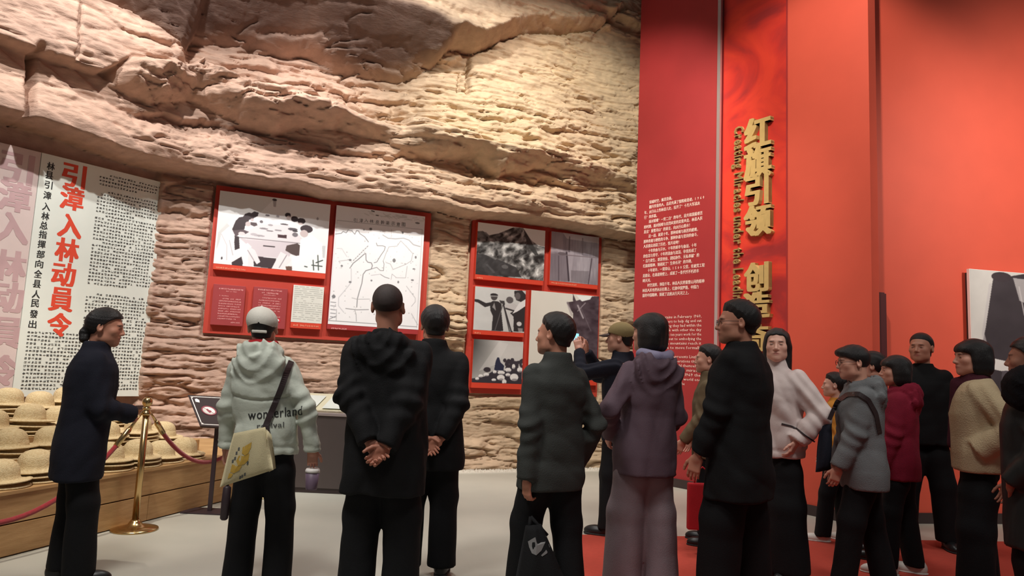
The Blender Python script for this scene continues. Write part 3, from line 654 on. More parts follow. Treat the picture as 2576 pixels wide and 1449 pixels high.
def crowd(P):
    g = 205 - 130 * np.clip(1 - P.xx * 1.9, 0, 1) * np.clip(1.1 - P.yy * .8, 0, 1) + 20 * (fbm(P.xx * 3, P.yy * 3, 8) - .5); P.a = np.stack([g, g, g * .985], -1); P.poly([(330, 985), (190, 1200), (320, 1150), (400, 1000)], (228, 228, 226), .35)
    P.poly([(140, 1255), (230, 1240), (300, 1195), (330, 1200), (500, 1180), (500, 1295), (138, 1290)], (50, 48, 56)); P.poly([(300, 1195), (310, 1130), (322, 1100), (335, 1102), (345, 1135), (372, 1160), (368, 1195)], (38, 44, 68)); P.ell((250, 1190), 26, 18, (50, 44, 50))
    for i in range(46): P.ell((rsp.uniform(370, 505), rsp.uniform(1120, 1190)), rsp.uniform(9, 14), rsp.uniform(10, 17), (56, 52, 60))
    for x, y, a, b_ in ((245, 1225, 20, 12), (305, 1205, 14, 12), (352, 1210, 26, 14), (402, 1190, 22, 16), (440, 1165, 12, 18), (485, 1188, 20, 18), (350, 1245, 28, 20), (445, 1242, 30, 26), (400, 1225, 18, 12), (375, 1275, 16, 18), (205, 1235, 16, 12), (180, 1255, 14, 10), (300, 1262, 16, 10)): P.ell((x, y), a, b_, (230, 230, 228)); P.ell((x + 4, y + b_ * .7), a * .7, b_ * .35, (120, 116, 120), .7)
photo2([(145, 965), (510, 985), (498, 1330), (136, 1322)], [(145, 965), (510, 985), (500, 1290), (140, 1282)], 150, 130, (200, 200, 200), crowd)
def bigpic(P):
    P.a -= 10 * fbm(P.xx * 3, P.yy * 3, 18)[..., None]; d = (74, 60, 68)
    P.poly([(868, 632), (892, 686), (1000, 650), (1062, 648), (1046, 1275), (880, 1275), (902, 950), (865, 860), (872, 780), (822, 700), (870, 690)], d); n = fbm(P.xx * 12, P.yy * 20, 19, 4)[..., None]; dark = (P.a.mean(-1, keepdims=True) < 120); P.a = np.where(dark, P.a + 60 * (n - .5), P.a)
    P.poly([(895, 645), (1008, 650), (996, 672), (935, 690)], (238, 240, 238)); P.line([(905, 720), (945, 810)], 2.2, (190, 180, 186), .8); P.line([(960, 700), (905, 760)], 1.5, (170, 160, 166), .7); P.line([(830, 700), (860, 790)], 3, (160, 150, 154), .6); P.line([(930, 740), (1000, 900)], 1, (130, 118, 126), .6); P.line([(865, 860), (900, 950)], 2, (60, 46, 54))
photo2([(565, 615), (1062, 648), (1046, 1300), (546, 1290)], [(565, 615), (1062, 648), (1046, 1262), (548, 1250)], 190, 230, (226, 224, 214), bigpic)
# ------------------------------------------------------------------ framed photograph on the right-hand wall
u0, zt = F4.uz(2437, 676, .08); _, zb = F4.uz(2437, 900, .08); u1 = F4.uz(2790, 700, .08)[0]; zb -= .55
pf = empty('wall_photograph'); tag(pf, 'tall black and white photograph of a worker on the red wall at far right', 'picture')
frame_box(F4, (u0 + .03, u1 - .03, zb + .03, zt - .03), 0, .05, 'mount', M['base'], pf); frame_box(F4, (u0, u1, zb, zt), .05, .085, 'photo_panel', M['sign_white'], pf, .003)
P = Pic(320, 380, (214, 210, 208)); d = (62, 54, 60)
P.poly([(.16, .06), (.40, .0), (1, .02), (1, 1), (.12, 1), (.05, .62), (.10, .40)], d); P.poly([(.30, .04), (1, .06), (1, .22), (.62, .30), (.34, .20)], (170, 164, 168))
for i in range(16): x = .34 + i * .045; P.line([(x, .10), (x + .03, .30)], 1.4, (96, 88, 96) if i % 2 else (206, 200, 204), .8)
P.line([(.14, .10), (.08, .45), (.12, .62)], 3, (196, 190, 194), .7); P.ell((.22, .04), .07, .035, (60, 50, 56)); P.poly([(.05, .60), (.4, .66), (.9, .62), (.9, .72), (.3, .72), (.07, .68)], (226, 222, 222)); P.poly([(.2, .7), (.8, .66), (.84, 1), (.18, 1)], (88, 80, 88))
P.a += 18 * (fbm(P.xx * 10, P.yy * 10, 51, 4)[..., None] - .5)
P.build('photo_print', F4, (u0 + .004, u1 - .004, zb + .004, zt - .004), .087, pf)
# dark narrow post on the right wall
u, z = F4.uz(2205, 740, .06); ub, zb_ = F4.uz(2205, 1000, .06)
mb = MB(); mb.box(u - .045, u + .045, 0, z, .05, .14, F4.mat()); mb.box(u - .035, u + .035, z, z + .012, .06, .13, F4.mat()); tag(mb.build('slim_post', mat('dark_maroon_post', (86, 30, 34), .6), None, .004), 'slim dark maroon post standing against the right-hand red wall', 'post')
# ------------------------------------------------------------------ big mobilisation poster and its faded neighbour
zp = lambda p: (p[0] / 2.0125, 320 + p[1] / 2.0125)
R_P = FL.rect([zp((205, 60)), zp((828, 250)), zp((727, 1370)), zp((78, 1355))], .02); R_P = (R_P[0], R_P[1], R_P[2], 3.22)
po = empty('wall_poster'); tag(po, 'tall white poster with large red and black Chinese characters behind the hats', 'poster')
frame_box(FL, R_P, -.02, .02, 'sheet', M['paper'], po)
ik = Ink(FL, .022)
for ch, (x, y) in zip('引漳入林动員令', ((375, 245), (365, 360), (355, 500), (340, 622), (322, 745), (310, 872), (300, 1000))): ik = Ink(FL, .022); ik.at_px(ch, *zp((x, y)), 62, 60, .035); ik.build('red_character', M['red_ink'], po, False)
ik = Ink(FL, .022)
for ch, (x, y) in zip('林县引漳入林总指揮部向全县人民發出', ((258, 198), (250, 243), (246, 292), (240, 345), (235, 402), (230, 450), (222, 497), (217, 543), (211, 592), (206, 643), (199, 692), (193, 742), (187, 793), (183, 845), (178, 891), (171, 945), (165, 997))): ik = Ink(FL, .022); ik.at_px(ch, *zp((x, y)), 20.5, 20, .02); ik.build('black_character', M['black_ink'], po, False)
ik = Ink(FL, .022); rs = np.random.RandomState(9)
ua = FL.uz(*zp((452, 700)), .02)[0]; ub = FL.uz(*zp((775, 700)), .02)[0]; z_hi = FL.uz(*zp((600, 262)), .02)[1]; z_mid = FL.uz(*zp((600, 1065)), .02)[1]; z_lo = FL.uz(*zp((400, 1330)), .02)[1]; uL = FL.uz(*zp((118, 1200)), .02)[0]
n = 62; step = (z_hi - z_lo) / n
for i in range(n + 1):
    z = z_hi - i * step
    if i in (4, 33, 34): continue
    lo = ua + (.10 if i in (0, 5, 12, 20, 35, 41) else 0)
    if z < z_mid: lo = uL
    hi = ub - (.25 if i in (3, 11, 32) else 0) - rs.rand() * .03
    ik.marks(lo, hi, z, step * .66, rs, step * .86, .17)
ik.build('body_text', M['grey_ink'], po)
mb = MB(); mb.box(R_P[0] - .02, R_P[1] + .0, R_P[2] - .14, R_P[2] - .10, 0, .06, FL.mat()); mb.build('bottom_rail', M['base'], po)
R_Q = (R_P[0] - 1.5, R_P[0] - .004, R_P[2] - .08, 3.22)
pq = empty('wall_poster'); tag(pq, 'faded pink poster with pale oversized characters at the left edge', 'poster')
frame_box(FL, R_Q, -.02, .014, 'sheet', M['pink_paper'], pq)
ik = Ink(FL, .016)
for ch, (x, y) in zip('引漳入林动員令', ((85, 205), (72, 350), (62, 510), (48, 700), (35, 860), (28, 1040), (18, 1230))): ik = Ink(FL, .016); ik.at_px(ch, *zp((x, y)), 88, 78, .04); ik.build('pale_character', M['pink_ink'], pq, False)
# ------------------------------------------------------------------ title panel: raised gold lettering
gt = empty('wall_title'); tag(gt, 'raised gold vertical Chinese title on the red picture panel', 'lettering')
for ch, x, y, w_, h_ in (('红', 1914, 335, 68, 78), ('旗', 1914, 411, 70, 80), ('引', 1912, 480, 60, 76), ('领', 1914, 556, 70, 78), ('创', 1911, 698, 62, 74), ('造', 1911, 768, 68, 66), ('奇', 1911, 850, 66, 68), ('迹', 1911, 925, 66, 70)): ik = Ink(F2, -.028, .06); ik.at_px(ch, x, y, w_, h_, .042); ik.build('raised_character', M['gold'], gt, False)
ge = empty('wall_subtitle'); tag(ge, 'small gold English line running down beside the gold Chinese title', 'lettering')
ik = Ink(F2, -.028, .03)
ut, zt = F2.uz(1866, 314, 0); ze = F2.uz(1862, 755, 0)[1]; uw = ut - F2.uz(1847, 314, 0)[0]; txt = 'Creating Miracles under the Leading of'
adv = [.30 if ch == ' ' else glyph(ch)[0][:, 0].max() + .09 for ch in txt]; kx = (zt - ze) / sum(adv[:34]); ky = uw / .60; x = 0
for ch, a_ in zip(txt, adv):
    if ch != ' ':
        V, Fs = glyph(ch); ik = Ink(F2, -.028, .028)
        for bx, by in ((0, 0), (.025, 0), (0, .025), (.025, .025)): ik.put(np.stack([ut - uw + (V[:, 1] + by) * ky, zt - x - (V[:, 0] + bx) * kx], -1), Fs)
        ik.build('raised_letter', M['gold'], ge, False)
    x += a_ * kx
# ------------------------------------------------------------------ long wall text in white
wt = empty('wall_text'); tag(wt, 'white paragraphs of Chinese and English on the deep red panel', 'lettering')
ik = Ink(F1, .003)
lines = ['　　穿越时空，纵览沧桑。', '　　翻开厚重的人，总是充满了惊险和奇迹，1960', '年，太行山上的林县儿女，拉开了“十万大军战太', '行”的序幕。', '　　面对艰难“一穷二白”的年代，是共和国最艰苦', '的时期，面对困难与自然灾害的双重夹击，林县人民', '发出“重整河山”的豪言，向太行山要水！', '　　这一战，就是十年。那种艰难与困苦的磨难，', '那种勇敢与牺牲的斗争，那种执着与坚持的奋斗，', '人民群众创造了历史，惊天动地！', '　　十年的血与汗水，十年的艰辛与奋战，十年', '的信念与坚守，十年的流血与流泪，孕育形成了', '“自力更生、艰苦创业、团结协作、无私奉献”的', '红旗渠精神，铸就起了“生命长河”的丰碑。', '　　十年艰辛，一渠穿山，1500公里，化被荒工程', '是群众，在悬崖绝壁上，成就了一条代代不朽的丰', '碑天河。', '　　时空流转，弹指千年，林县人民把重整山河的精神', '林县人民也把永远在路上，红旗中国梦路，中国力', '量的中国精神，铸就了这座太行天河之上。']
uR = F1.uz(1768, 620, 0)[0]; uLf = F1.uz(1619, 620, 0)[0]; z0 = F1.uz(1700, 500, 0)[1]; z1 = F1.uz(1700, 742, 0)[1]; st = (z0 - z1) / 19.0; cw = (uR - uLf) / 22.6
for i, ln in enumerate(lines):
    ln = ln[:24]
    for k, ch in enumerate(ln):
        if ch == '　': continue
        V, Fs = glyph(ch, 0, 1)
        if len(V):
            for bx in (0, .035): ik.put((V + np.array([bx, 0])) * np.array([cw * .98, st * .78]) + np.array([uLf + k * cw * (22.6 / 23.2), z0 - i * st]), Fs, bx * .001)
ik.build('chinese_paragraphs', M['white_ink'], wt)
ik = Ink(F1, .003)
en = ['their own mountains in February 1960,', 'ten thousand workers to help dig and cut', 'the water, everything they had within the', 'mountains and work with other the day', 'the long ten years. The ten years work for the', 'people to a career out to embodying the', 'strength of it, the mountains reach it', 'and go and there to move formally', 'a long canal.', '   The Red Flag Canal represents Linzhou', 'people, being for long generations that is', 'long and along nature, held themselves', 'gradually created a lead miracle', 'and construction in July 1969 the', 'the Chinese nation and the world one', 'the spirit of “Communist”. The', 'people hard and hard work', 'selfless dedication, unity', 'the new era and the way', 'forward for the long', 'road of the people', 'and for all time.']
z0e = F1.uz(1715, 800, 0)[1]; z1e = F1.uz(1705, 1036, 0)[1]; ste = (z0e - z1e) / 21.0
for i, ln in enumerate(en):
    tmp = Ink(F1, .003); xe = tmp.line(ln, 0, 0, ste * .92, 0, 1.0, 1); full = uR - uLf; k = min(1.0, full / max(xe, .01)) if len(ln) > 31 else full / 2.6 * 0 + .86
    sx = (full / xe) if len(ln) > 31 else .95
    ik.line(ln, uLf, z0e - i * ste, ste * .92, 0, sx, 1)
ik.build('english_paragraphs', M['white_ink'], wt)
# ------------------------------------------------------------------ wooden platform with the hats
def edge_x(Y): return -3.14 - .273 * (4.34 - Y)
PH = .41
pl = empty('wooden_platform', (-3.6, 5.4, 0)); tag(pl, 'low light-wood plinth under the stacked hats, left', 'platform')
def wp(o, M_=None): o.matrix_parent_inverse = Matrix.Translation((3.6, -5.4, 0)); return o
Ea, Eb = np.array([edge_x(3.2), 3.2]), np.array([edge_x(6.75), 6.75]); FE = Frame(Ea, Eb - Ea); LE = float(np.linalg.norm(Eb - Ea))
mb = MB()
poly = [(edge_x(3.2) - .03, 3.2), (edge_x(6.75) - .03, 6.75), (-2.86, 8.0), (-3.90, 7.66), (-5.75, 5.05), (-5.2, 3.2)]
V = [(x, y, 0.0) for x, y in poly] + [(x, y, PH - .025) for x, y in poly]; n = len(poly)
mb.add(V, [tuple(range(n))[::-1], tuple(range(n, 2 * n))] + [(i, (i + 1) % n, n + (i + 1) % n, n + i) for i in range(n)])
wp(mb.build('platform_core', M['wood_edge'], pl))
for row, (z0, z1) in enumerate(((.008, .198), (.206, .384))):
    cuts = (0, 1.35, 2.6, LE) if row == 0 else (0, .75, 2.05, LE)
    for a, b_ in zip(cuts[:-1], cuts[1:]):
        mb = MB(); mb.box(a + .002, b_ - .002, z0, z1, -.028, .0, FE.mat()); wp(mb.build('plank', M['wood'], pl, .003))
mb = MB(); ins = [(edge_x(3.2) + .012, 3.2), (edge_x(6.75) + .012, 6.76), (-2.84, 8.02), (-3.90, 7.68), (-5.78, 5.05), (-5.22, 3.2)]
V = [(x, y, PH - .026) for x, y in ins] + [(x, y, PH) for x, y in ins]
mb.add(V, [tuple(range(n))[::-1], tuple(range(n, 2 * n))] + [(i, (i + 1) % n, n + (i + 1) % n, n + i) for i in range(n)]); wp(mb.build('top_board', M['wood'], pl, .003))
# stepped risers that carry the back rows
STEP = .105; FEn = -FE.n
def row_pt(k, t): p = FE.pt(t, 0, -(.20 + .40 * k)); return p
for k in range(1, 4):
    mb = MB(); mb.box(.15, LE - .02 + .0 * k, 0, STEP * k, -(.02 + .40 * k + .40), -(.02 + .40 * k), FE.mat()); o = mb.build('riser', M['wood'], pl, .003); wp(o)
    o.data.transform(Matrix.Translation((0, 0, PH)))
# hats
SCL = 1.1
prof = [(.158, .004), (.157, .010), (.150, .012), (.130, .009), (.112, .010), (.102, .018), (.098, .034), (.097, .056), (.091, .078), (.078, .098), (.058, .112), (.032, .120), (.0, .122)]
prof = [(r * SCL, z * 1.15) for r, z in prof]
inner = [(r - .004 if r > .01 else 0, z - .004) for r, z in prof[::-1]]
hb = MB(); hb.lathe(prof + inner + [prof[0]], 36, cap=False)
hat0 = hb.build('wicker_hat', M['hat']); hat_me = hat0.data
hb = MB(); hb.lathe([(r * SCL, z) for r, z in ((.157, .001), (.161, .003), (.162, .008), (.158, .012), (.154, .009), (.157, .001))], 36, cap=False); rim0 = hb.build('brim_edge', M['hat'], hat0)
rs = np.random.RandomState(21); first = True; made = 0
ords = ['front', 'second', 'third', 'back']; NTH = ['first', 'second', 'third', 'fourth', 'fifth', 'sixth', 'seventh', 'eighth', 'ninth', 'tenth', 'eleventh']
def hat(loc, tilt, rz, label):
    global first
    if first: h = hat0; r_ = rim0; first = False
    else:
        h = hat0.copy(); COL.objects.link(h); r_ = rim0.copy(); COL.objects.link(r_); r_.parent = h
    h.location = loc; h.rotation_euler = (tilt[0], tilt[1], rz); tag(h, label, 'hat', 'wicker hats stacked on the wooden platform'); return h
for k in range(4):
    n_ = 11; base = PH + STEP * k; seen = 0
    for i in range(n_):
        t = .30 + (LE - .60) * (i + (.5 if k % 2 else 0)) / (n_ - .4) + rs.uniform(-.02, .02)
        p = row_pt(k, t); p = p + FE.n * rs.uniform(-.03, .03); cnt = (1 if k == 0 else 2) + (rs.rand() < .6) + (rs.rand() < .4)
        # keep clear of the wall
        uu = float(np.dot(p[:2] - CORNER, FL.e[:2])); dd = float(np.dot(p[:2] - CORNER, FL.n[:2])); dR = float(np.dot(p[:2] - CORNER, FR.n[:2]))
        if dd < .22 or dR < .30: continue
        if proj((p[0], p[1], base + .05))[0] < -60: continue
        seen += 1; cnt = int(cnt)
        for j in range(cnt):
            lv_ = ('topmost', 'second from top', 'third from top', 'fourth from top')[cnt - 1 - j] if cnt > 1 else 'alone'
            hat((p[0] + rs.uniform(-.006, .006), p[1] + rs.uniform(-.006, .006), base + .001 + j * .034), (rs.uniform(-.05, .05) * (j > 0), rs.uniform(-.05, .05) * (j > 0)), rs.uniform(0, 6.28),
                'tan wicker hat, %s in %s stack from left, %s row' % (lv_, NTH[seen - 1], ords[k]))
# ------------------------------------------------------------------ stanchions and velvet ropes
def stanchion(loc, label):
    st = empty('stanchion', loc); tag(st, label, 'stanchion', 'brass rope stanchions')
    b = MB(); b.lathe([(0, 0), (.160, 0), (.163, .006), (.160, .014), (.10, .026), (.052, .040), (.040, .060), (.030, .075), (0, .078)], 40); b.build('base', M['brass'], st)
    b = MB(); b.lathe([(.0, .07), (.024, .07), (.024, .845), (.0, .845)], 20); b.build('pole', M['brass'], st)
    b = MB(); b.lathe([(0, .84), (.034, .84), (.036, .85), (.034, .862), (.026, .868), (.024, .885), (.030, .889), (.030, .895), (.018, .90), (.024, .908), (.034, .922), (.037, .938), (.034, .956), (.022, .970), (0, .976)], 24); b.build('finial', M['brass'], st)
    return st
def rope(p0, p1, sag, label, hooks=(True, True)):
    ro = empty('velvet_rope', tuple(p0)); tag(ro, label, 'rope', 'red velvet ropes'); P0, P1 = Vector(p0), Vector(p1); O = P0.copy()
    pts = [(P0.lerp(P1, i / 28) - O - Vector((0, 0, sag * 4 * (i / 28) * (1 - i / 28)))) for i in range(29)]
    d0 = (pts[3] - pts[0]).length; b = MB(); b.tube(pts[2:-2], .0165, 12); b.build('rope', M['rope'], ro)
    for e, (a, c_) in enumerate(((pts[0], pts[3]), (pts[-1], pts[-4]))):
        b = MB(); b.tube([a.lerp(c_, .45), a.lerp(c_, .55), a.lerp(c_, 1.0)], [.012, .021, .0205], 12); b.tube([a, a.lerp(c_, .25), a.lerp(c_, .5)], [.006, .009, .012], 8)
        b.build('brass_end', M['brass'], ro)
    return ro
s1 = atz(338, 1333, 0); s0 = np.array([s1[0] - .62, s1[1] - 2.0, 0]); s2 = np.array([s1[0] + .42, s1[1] + 1.5, 0])
stanchion(tuple(s1), 'shiny brass rope stanchion on a round base, before the hats')
top = lambda s: np.array([s[0], s[1], .868])
def toward(a, b_): d = (b_ - a); d[2] = 0; return d / np.linalg.norm(d)
dL = toward(s1, s0); dR = toward(s1, s2)
rope(top(s1) + dL * .032, top(s0) - dL * .03, .62, 'red velvet rope sagging to the left behind the navy coat'); rope(top(s1) + dR * .032, top(s2) - dR * .03, .46, 'red velvet rope sagging to the right toward the warning sign')
stanchion(tuple(s2), 'second brass stanchion standing behind the white cap visitor')
# ------------------------------------------------------------------ warning sign on its stand
sg = empty('warning_sign', tuple(atz(527, 1288, 0))); gx = np.array(sg.location)
tag(sg, 'black tilted sign with white border and round red no-touching symbol', 'sign')
dpt = gx[1]; c1 = at(479, 997, dpt + .12) - gx; c2 = at(507, 1068, dpt - .12) - gx
ex = Vector((1, -.06, 0)).normalized(); W_ = .46
A_ = Vector(c1); B_ = A_ + ex * W_; D_ = Vector((c2[0], c2[1], c2[2])); C_ = D_ + ex * W_
ey = (A_ - D_); Hh = ey.length; ey.normalize(); ex2 = ex; nn = ex2.cross(ey).normalized()
SM = Matrix.Identity(4)
for i in range(3): SM[i][0] = ex2[i]; SM[i][1] = ey[i]; SM[i][2] = nn[i]; SM[i][3] = D_[i]
b = MB(); b.box(-.02, W_, -.02, Hh + .02, -.022, 0, SM); b.build('sign_plate', M['sign_black'], sg, .003)
b = MB(); t = .008
for x0, x1, y0, y1 in ((0, W_ - .02, 0, t), (0, W_ - .02, Hh - t, Hh), (0, t, 0, Hh), (W_ - .02 - t, W_ - .02, 0, Hh)): b.box(x0, x1, y0, y1, 0, .002, SM)
for x0, y0, sx, sy in ((0, 0, 1, 1), (0, Hh, 1, -1)): b.add([SM @ Vector(v) for v in ((x0, y0, .002), (x0 + sx * .035, y0, .002), (x0, y0 + sy * .035, .002))], [(0, 1, 2)])
b.build('white_border', M['sign_white'], sg)
def disc(r0, r1, cx, cy, z): bb = MB(); bb.lathe([(r0, 0), (r1, 0), (r1, .0015), (r0, .0015)], 32, SM @ Matrix.Translation((cx, cy, z)), cap=False); return bb
cx, cy = .115, Hh * .50
disc(0, .062, cx, cy, .0005).build('symbol_disc', M['sign_white'], sg); disc(.054, .066, cx, cy, .002).build('symbol_ring', M['sign_red'], sg)
b = MB(); b.add([SM @ Vector((cx + x, cy + y, .0025)) for x, y in ((-.042, .040), (-.038, .044), (.042, -.040), (.038, -.044))], [(0, 3, 2, 1)]); b.add([SM @ Vector((cx + x, cy + y, .003)) for x, y in ((-.022, .016), (-.006, .026), (.004, .008), (.020, .0), (.022, -.010), (.006, -.030), (-.004, -.030), (-.014, -.008))], [tuple(range(7, -1, -1))])
b.build('symbol_hand', M['sign_red'], sg)
class PlaneFrame:
    def __init__(s, Mx): s.M = Mx
    def pt(s, u, z, off=0): return np.array(s.M @ Vector((u, z, off)))
ik = Ink(PlaneFrame(SM), .0022)
for ch, x, y, s_ in (('请', .225, Hh * .66, .055), ('勿', .290, Hh * .66, .055), ('触', .225, Hh * .36, .055), ('摸', .290, Hh * .36, .055)): ik.box(ch, x, x + s_, y, y + s_, .03)
for o_, k in ((.035, 1),): ik.put(np.array([(.028, Hh * .80), (.062, Hh * .78), (.068, Hh * .87), (.05, Hh * .92), (.03, Hh * .90)]), [(0, 1, 2, 3, 4)])
ik.build('lettering', M['sign_white'], sg)
cen = (A_ + B_ + C_ + D_) / 4
b = MB(); b.box(-.016, .016, -.012, .012, .012, .70); b.build('pole', M['post'], sg, .002)
b = MB(); b.tube([(0, 0, .68), (0, .0, .72), tuple(cen - nn * .03)], .014, 8); b.build('bracket', M['post'], sg)
b = MB(); b.box(-.20, .20, -.11, .11, 0, .012); b.build('base_plate', M['post'], sg, .002)
# ------------------------------------------------------------------ low display case with a glass lid
ca = atz(792, 1236, 0); Yc = 7.2; cs = empty('display_case', (-1.75, Yc + .35, 0)); tag(cs, 'low dark taupe display case with cream document top under glass', 'display case')
def bx(x0, x1, y0, y1, z0, z1, nm, m_, bev=.004): b = MB(); b.box(x0, x1, y0, y1, z0, z1); return b.build(nm, m_, cs, bev)
XL, XR = -.58, .98
bx(XL + .02, XR - .02, -.33, .33, 0, .05, 'plinth', M['base']); bx(XL, XR, -.35, .35, .05, .76, 'body', M['case']); bx(XL - .012, XR + .012, -.362, .362, .76, .79, 'frame', M['steel'])
b = MB(); b.add([(XL + .03, -.33, .792), (XR - .03, -.33, .792), (XR - .03, .33, .95), (XL + .03, .33, .95), (XL + .03, -.33, .78), (XR - .03, -.33, .78), (XR - .03, .33, .78), (XL + .03, .33, .78)], [(0, 1, 2, 3), (4, 7, 6, 5), (0, 4, 5, 1), (1, 5, 6, 2), (2, 6, 7, 3), (3, 7, 4, 0)]); b.build('sloping_desk', M['case_top'], cs, .003)
gm = bpy.data.materials.new('clear_glass'); gm.use_nodes = True; gb_ = gm.node_tree.nodes['Principled BSDF']; gb_.inputs['Transmission Weight'].default_value = 1; gb_.inputs['Roughness'].default_value = .02; gb_.inputs['IOR'].default_value = 1.45; M['clear'] = gm
b = MB(); b.box(XL + .01, XR - .01, -.35, -.342, .79, .99); b.build('glass_pane', gm, cs)
for k in range(4):
    x = XL + .08 + k * .37; b = MB(); b.add([(x, -.24, .828), (x + .3, -.24, .828), (x + .3, .2, .933), (x, .2, .933)], [(0, 1, 2, 3)]); o = b.build('document', M['paper'], cs)
# ------------------------------------------------------------------ soft-body modelling: distance fields -> one continuous surface
def surface_nets(Fv, org, h):
    nx, ny, nz = Fv.shape; S = Fv < 0
    acc = np.zeros((nx - 1, ny - 1, nz - 1, 3), np.float32); cnt = np.zeros((nx - 1, ny - 1, nz - 1), np.float32); quads = []
    cid = np.full((nx - 1, ny - 1, nz - 1), -1, np.int64)
    edges = []
    for ax in range(3):
        a = [slice(None)] * 3; b = [slice(None)] * 3; a[ax] = slice(0, -1); b[ax] = slice(1, None); a, b = tuple(a), tuple(b)
        cr = S[a] != S[b]; I = np.argwhere(cr)
        if not len(I): continue
        f0 = Fv[a][cr]; f1 = Fv[b][cr]; t = f0 / (f0 - f1); P = I.astype(np.float32).copy(); P[:, ax] += t
        o1, o2 = [k for k in range(3) if k != ax]
        for d1 in (-1, 0):
            for d2 in (-1, 0):
                J = I.copy(); J[:, o1] += d1; J[:, o2] += d2
                ok = (J >= 0).all(1) & (J[:, 0] < nx - 1) & (J[:, 1] < ny - 1) & (J[:, 2] < nz - 1)
                np.add.at(acc, (J[ok, 0], J[ok, 1], J[ok, 2]), P[ok]); np.add.at(cnt, (J[ok, 0], J[ok, 1], J[ok, 2]), 1)
        edges.append((ax, o1, o2, I, S[a][cr]))
    m = cnt > 0; cid[m] = np.arange(m.sum()); V = acc[m] / cnt[m][:, None] * h + np.asarray(org, np.float32)
    for ax, o1, o2, I, inside in edges:
        ok = (I[:, o1] > 0) & (I[:, o2] > 0) & (I[:, o1] < Fv.shape[o1] - 1) & (I[:, o2] < Fv.shape[o2] - 1); I = I[ok]; ins = inside[ok]
        def g(d1, d2):
            J = I.copy(); J[:, o1] += d1; J[:, o2] += d2; return cid[J[:, 0], J[:, 1], J[:, 2]]
        q = np.stack([g(-1, -1), g(0, -1), g(0, 0), g(-1, 0)], -1); flip = ins if ax != 1 else ~ins
        q[~flip] = q[~flip][:, ::-1]; quads.append(q)
    return V, np.concatenate(quads)
def mesh_field(fn, lo, hi, h):
    lo = np.array(lo, float) - 2 * h; hi = np.array(hi, float) + 2 * h; ax = [np.arange(lo[i], hi[i] + h, h, dtype=np.float32) for i in range(3)]
    G = np.stack(np.meshgrid(*ax, indexing='ij'), -1); sh = G.shape[:3]; return surface_nets(fn(G.reshape(-1, 3)).reshape(sh), lo, h)
def A3(v): return np.array(v, np.float32)
def cone(P, a, b, ra, rb, sq=None):
    a, b = A3(a), A3(b); ba = b - a; pa = P - a; t = np.clip(pa @ ba / max(ba @ ba, 1e-9), 0, 1); d = pa - t[:, None] * ba
    return np.sqrt((d * d).sum(1)) - (ra + (rb - ra) * t)
def ell(P, c, r, R=None):
    q = P - A3(c)
    if R is not None: q = q @ R
    r = A3(r); k = np.sqrt(((q / r) ** 2).sum(1)); return (k - 1) * min(r) * 1.0
def rbox(P, c, b, r, R=None):
    q = P - A3(c)
    if R is not None: q = q @ R
    q = np.abs(q) - A3(b) + r; return np.sqrt((np.maximum(q, 0) ** 2).sum(1)) + np.minimum(q.max(1), 0) - r
def smin(a, b, k):
    h = np.clip(.5 + .5 * (b - a) / k, 0, 1); return b * (1 - h) + a * h - k * h * (1 - h)
def smax(a, b, k): return -smin(-a, -b, k)
def prof_sd(P, lv, p=2.5):
    lv = np.array(sorted(lv)); z = P[:, 2]; a = np.interp(z, lv[:, 0], lv[:, 1]); b = np.interp(z, lv[:, 0], lv[:, 2]); cy = np.interp(z, lv[:, 0], lv[:, 3])
    k = (np.abs(P[:, 0] / a) ** p + np.abs((P[:, 1] - cy) / b) ** p) ** (1 / p); d = (k - 1) * np.minimum(a, b)
    return np.maximum(d, np.maximum(lv[0, 0] - z, z - lv[-1, 0]))
def folds(P, seed, amp, f=28.0, ani=(1, 1, 1)):
    rs = np.random.RandomState(seed); Q = P * A3(ani); wv = 0
    w_ = np.sin(Q @ A3(rs.randn(3) * 7) + rs.rand() * 6) * .8
    for i in range(6):
        k = rs.randn(3); k = k / np.linalg.norm(k) * f * rs.uniform(.45, 1.5); wv = wv + (1 - np.abs(np.sin(Q @ A3(k) * .5 + rs.rand() * 6.28 + w_ * 1.6))) * rs.uniform(.5, 1)
    return (np.clip(wv / 4.5, .1, 1) ** 1.3 - .27) * amp * 2.1
def rotz(a): c, s = math.cos(a), math.sin(a); return np.array([[c, -s, 0], [s, c, 0], [0, 0, 1]], np.float32)
def rotx(a): c, s = math.cos(a), math.sin(a); return np.array([[1, 0, 0], [0, c, -s], [0, s, c]], np.float32)
def ik2(S, W, l1, l2, pole):
    S, W, pole = Vector(S), Vector(W), Vector(pole); d = W - S; L = min(d.length, (l1 + l2) * .995); d.normalize()
    a = (l1 * l1 - l2 * l2 + L * L) / (2 * L); hh = math.sqrt(max(l1 * l1 - a * a, 1e-6)); pp = (pole - d * pole.dot(d)).normalized(); return S + d * a + pp * hh, S + d * L
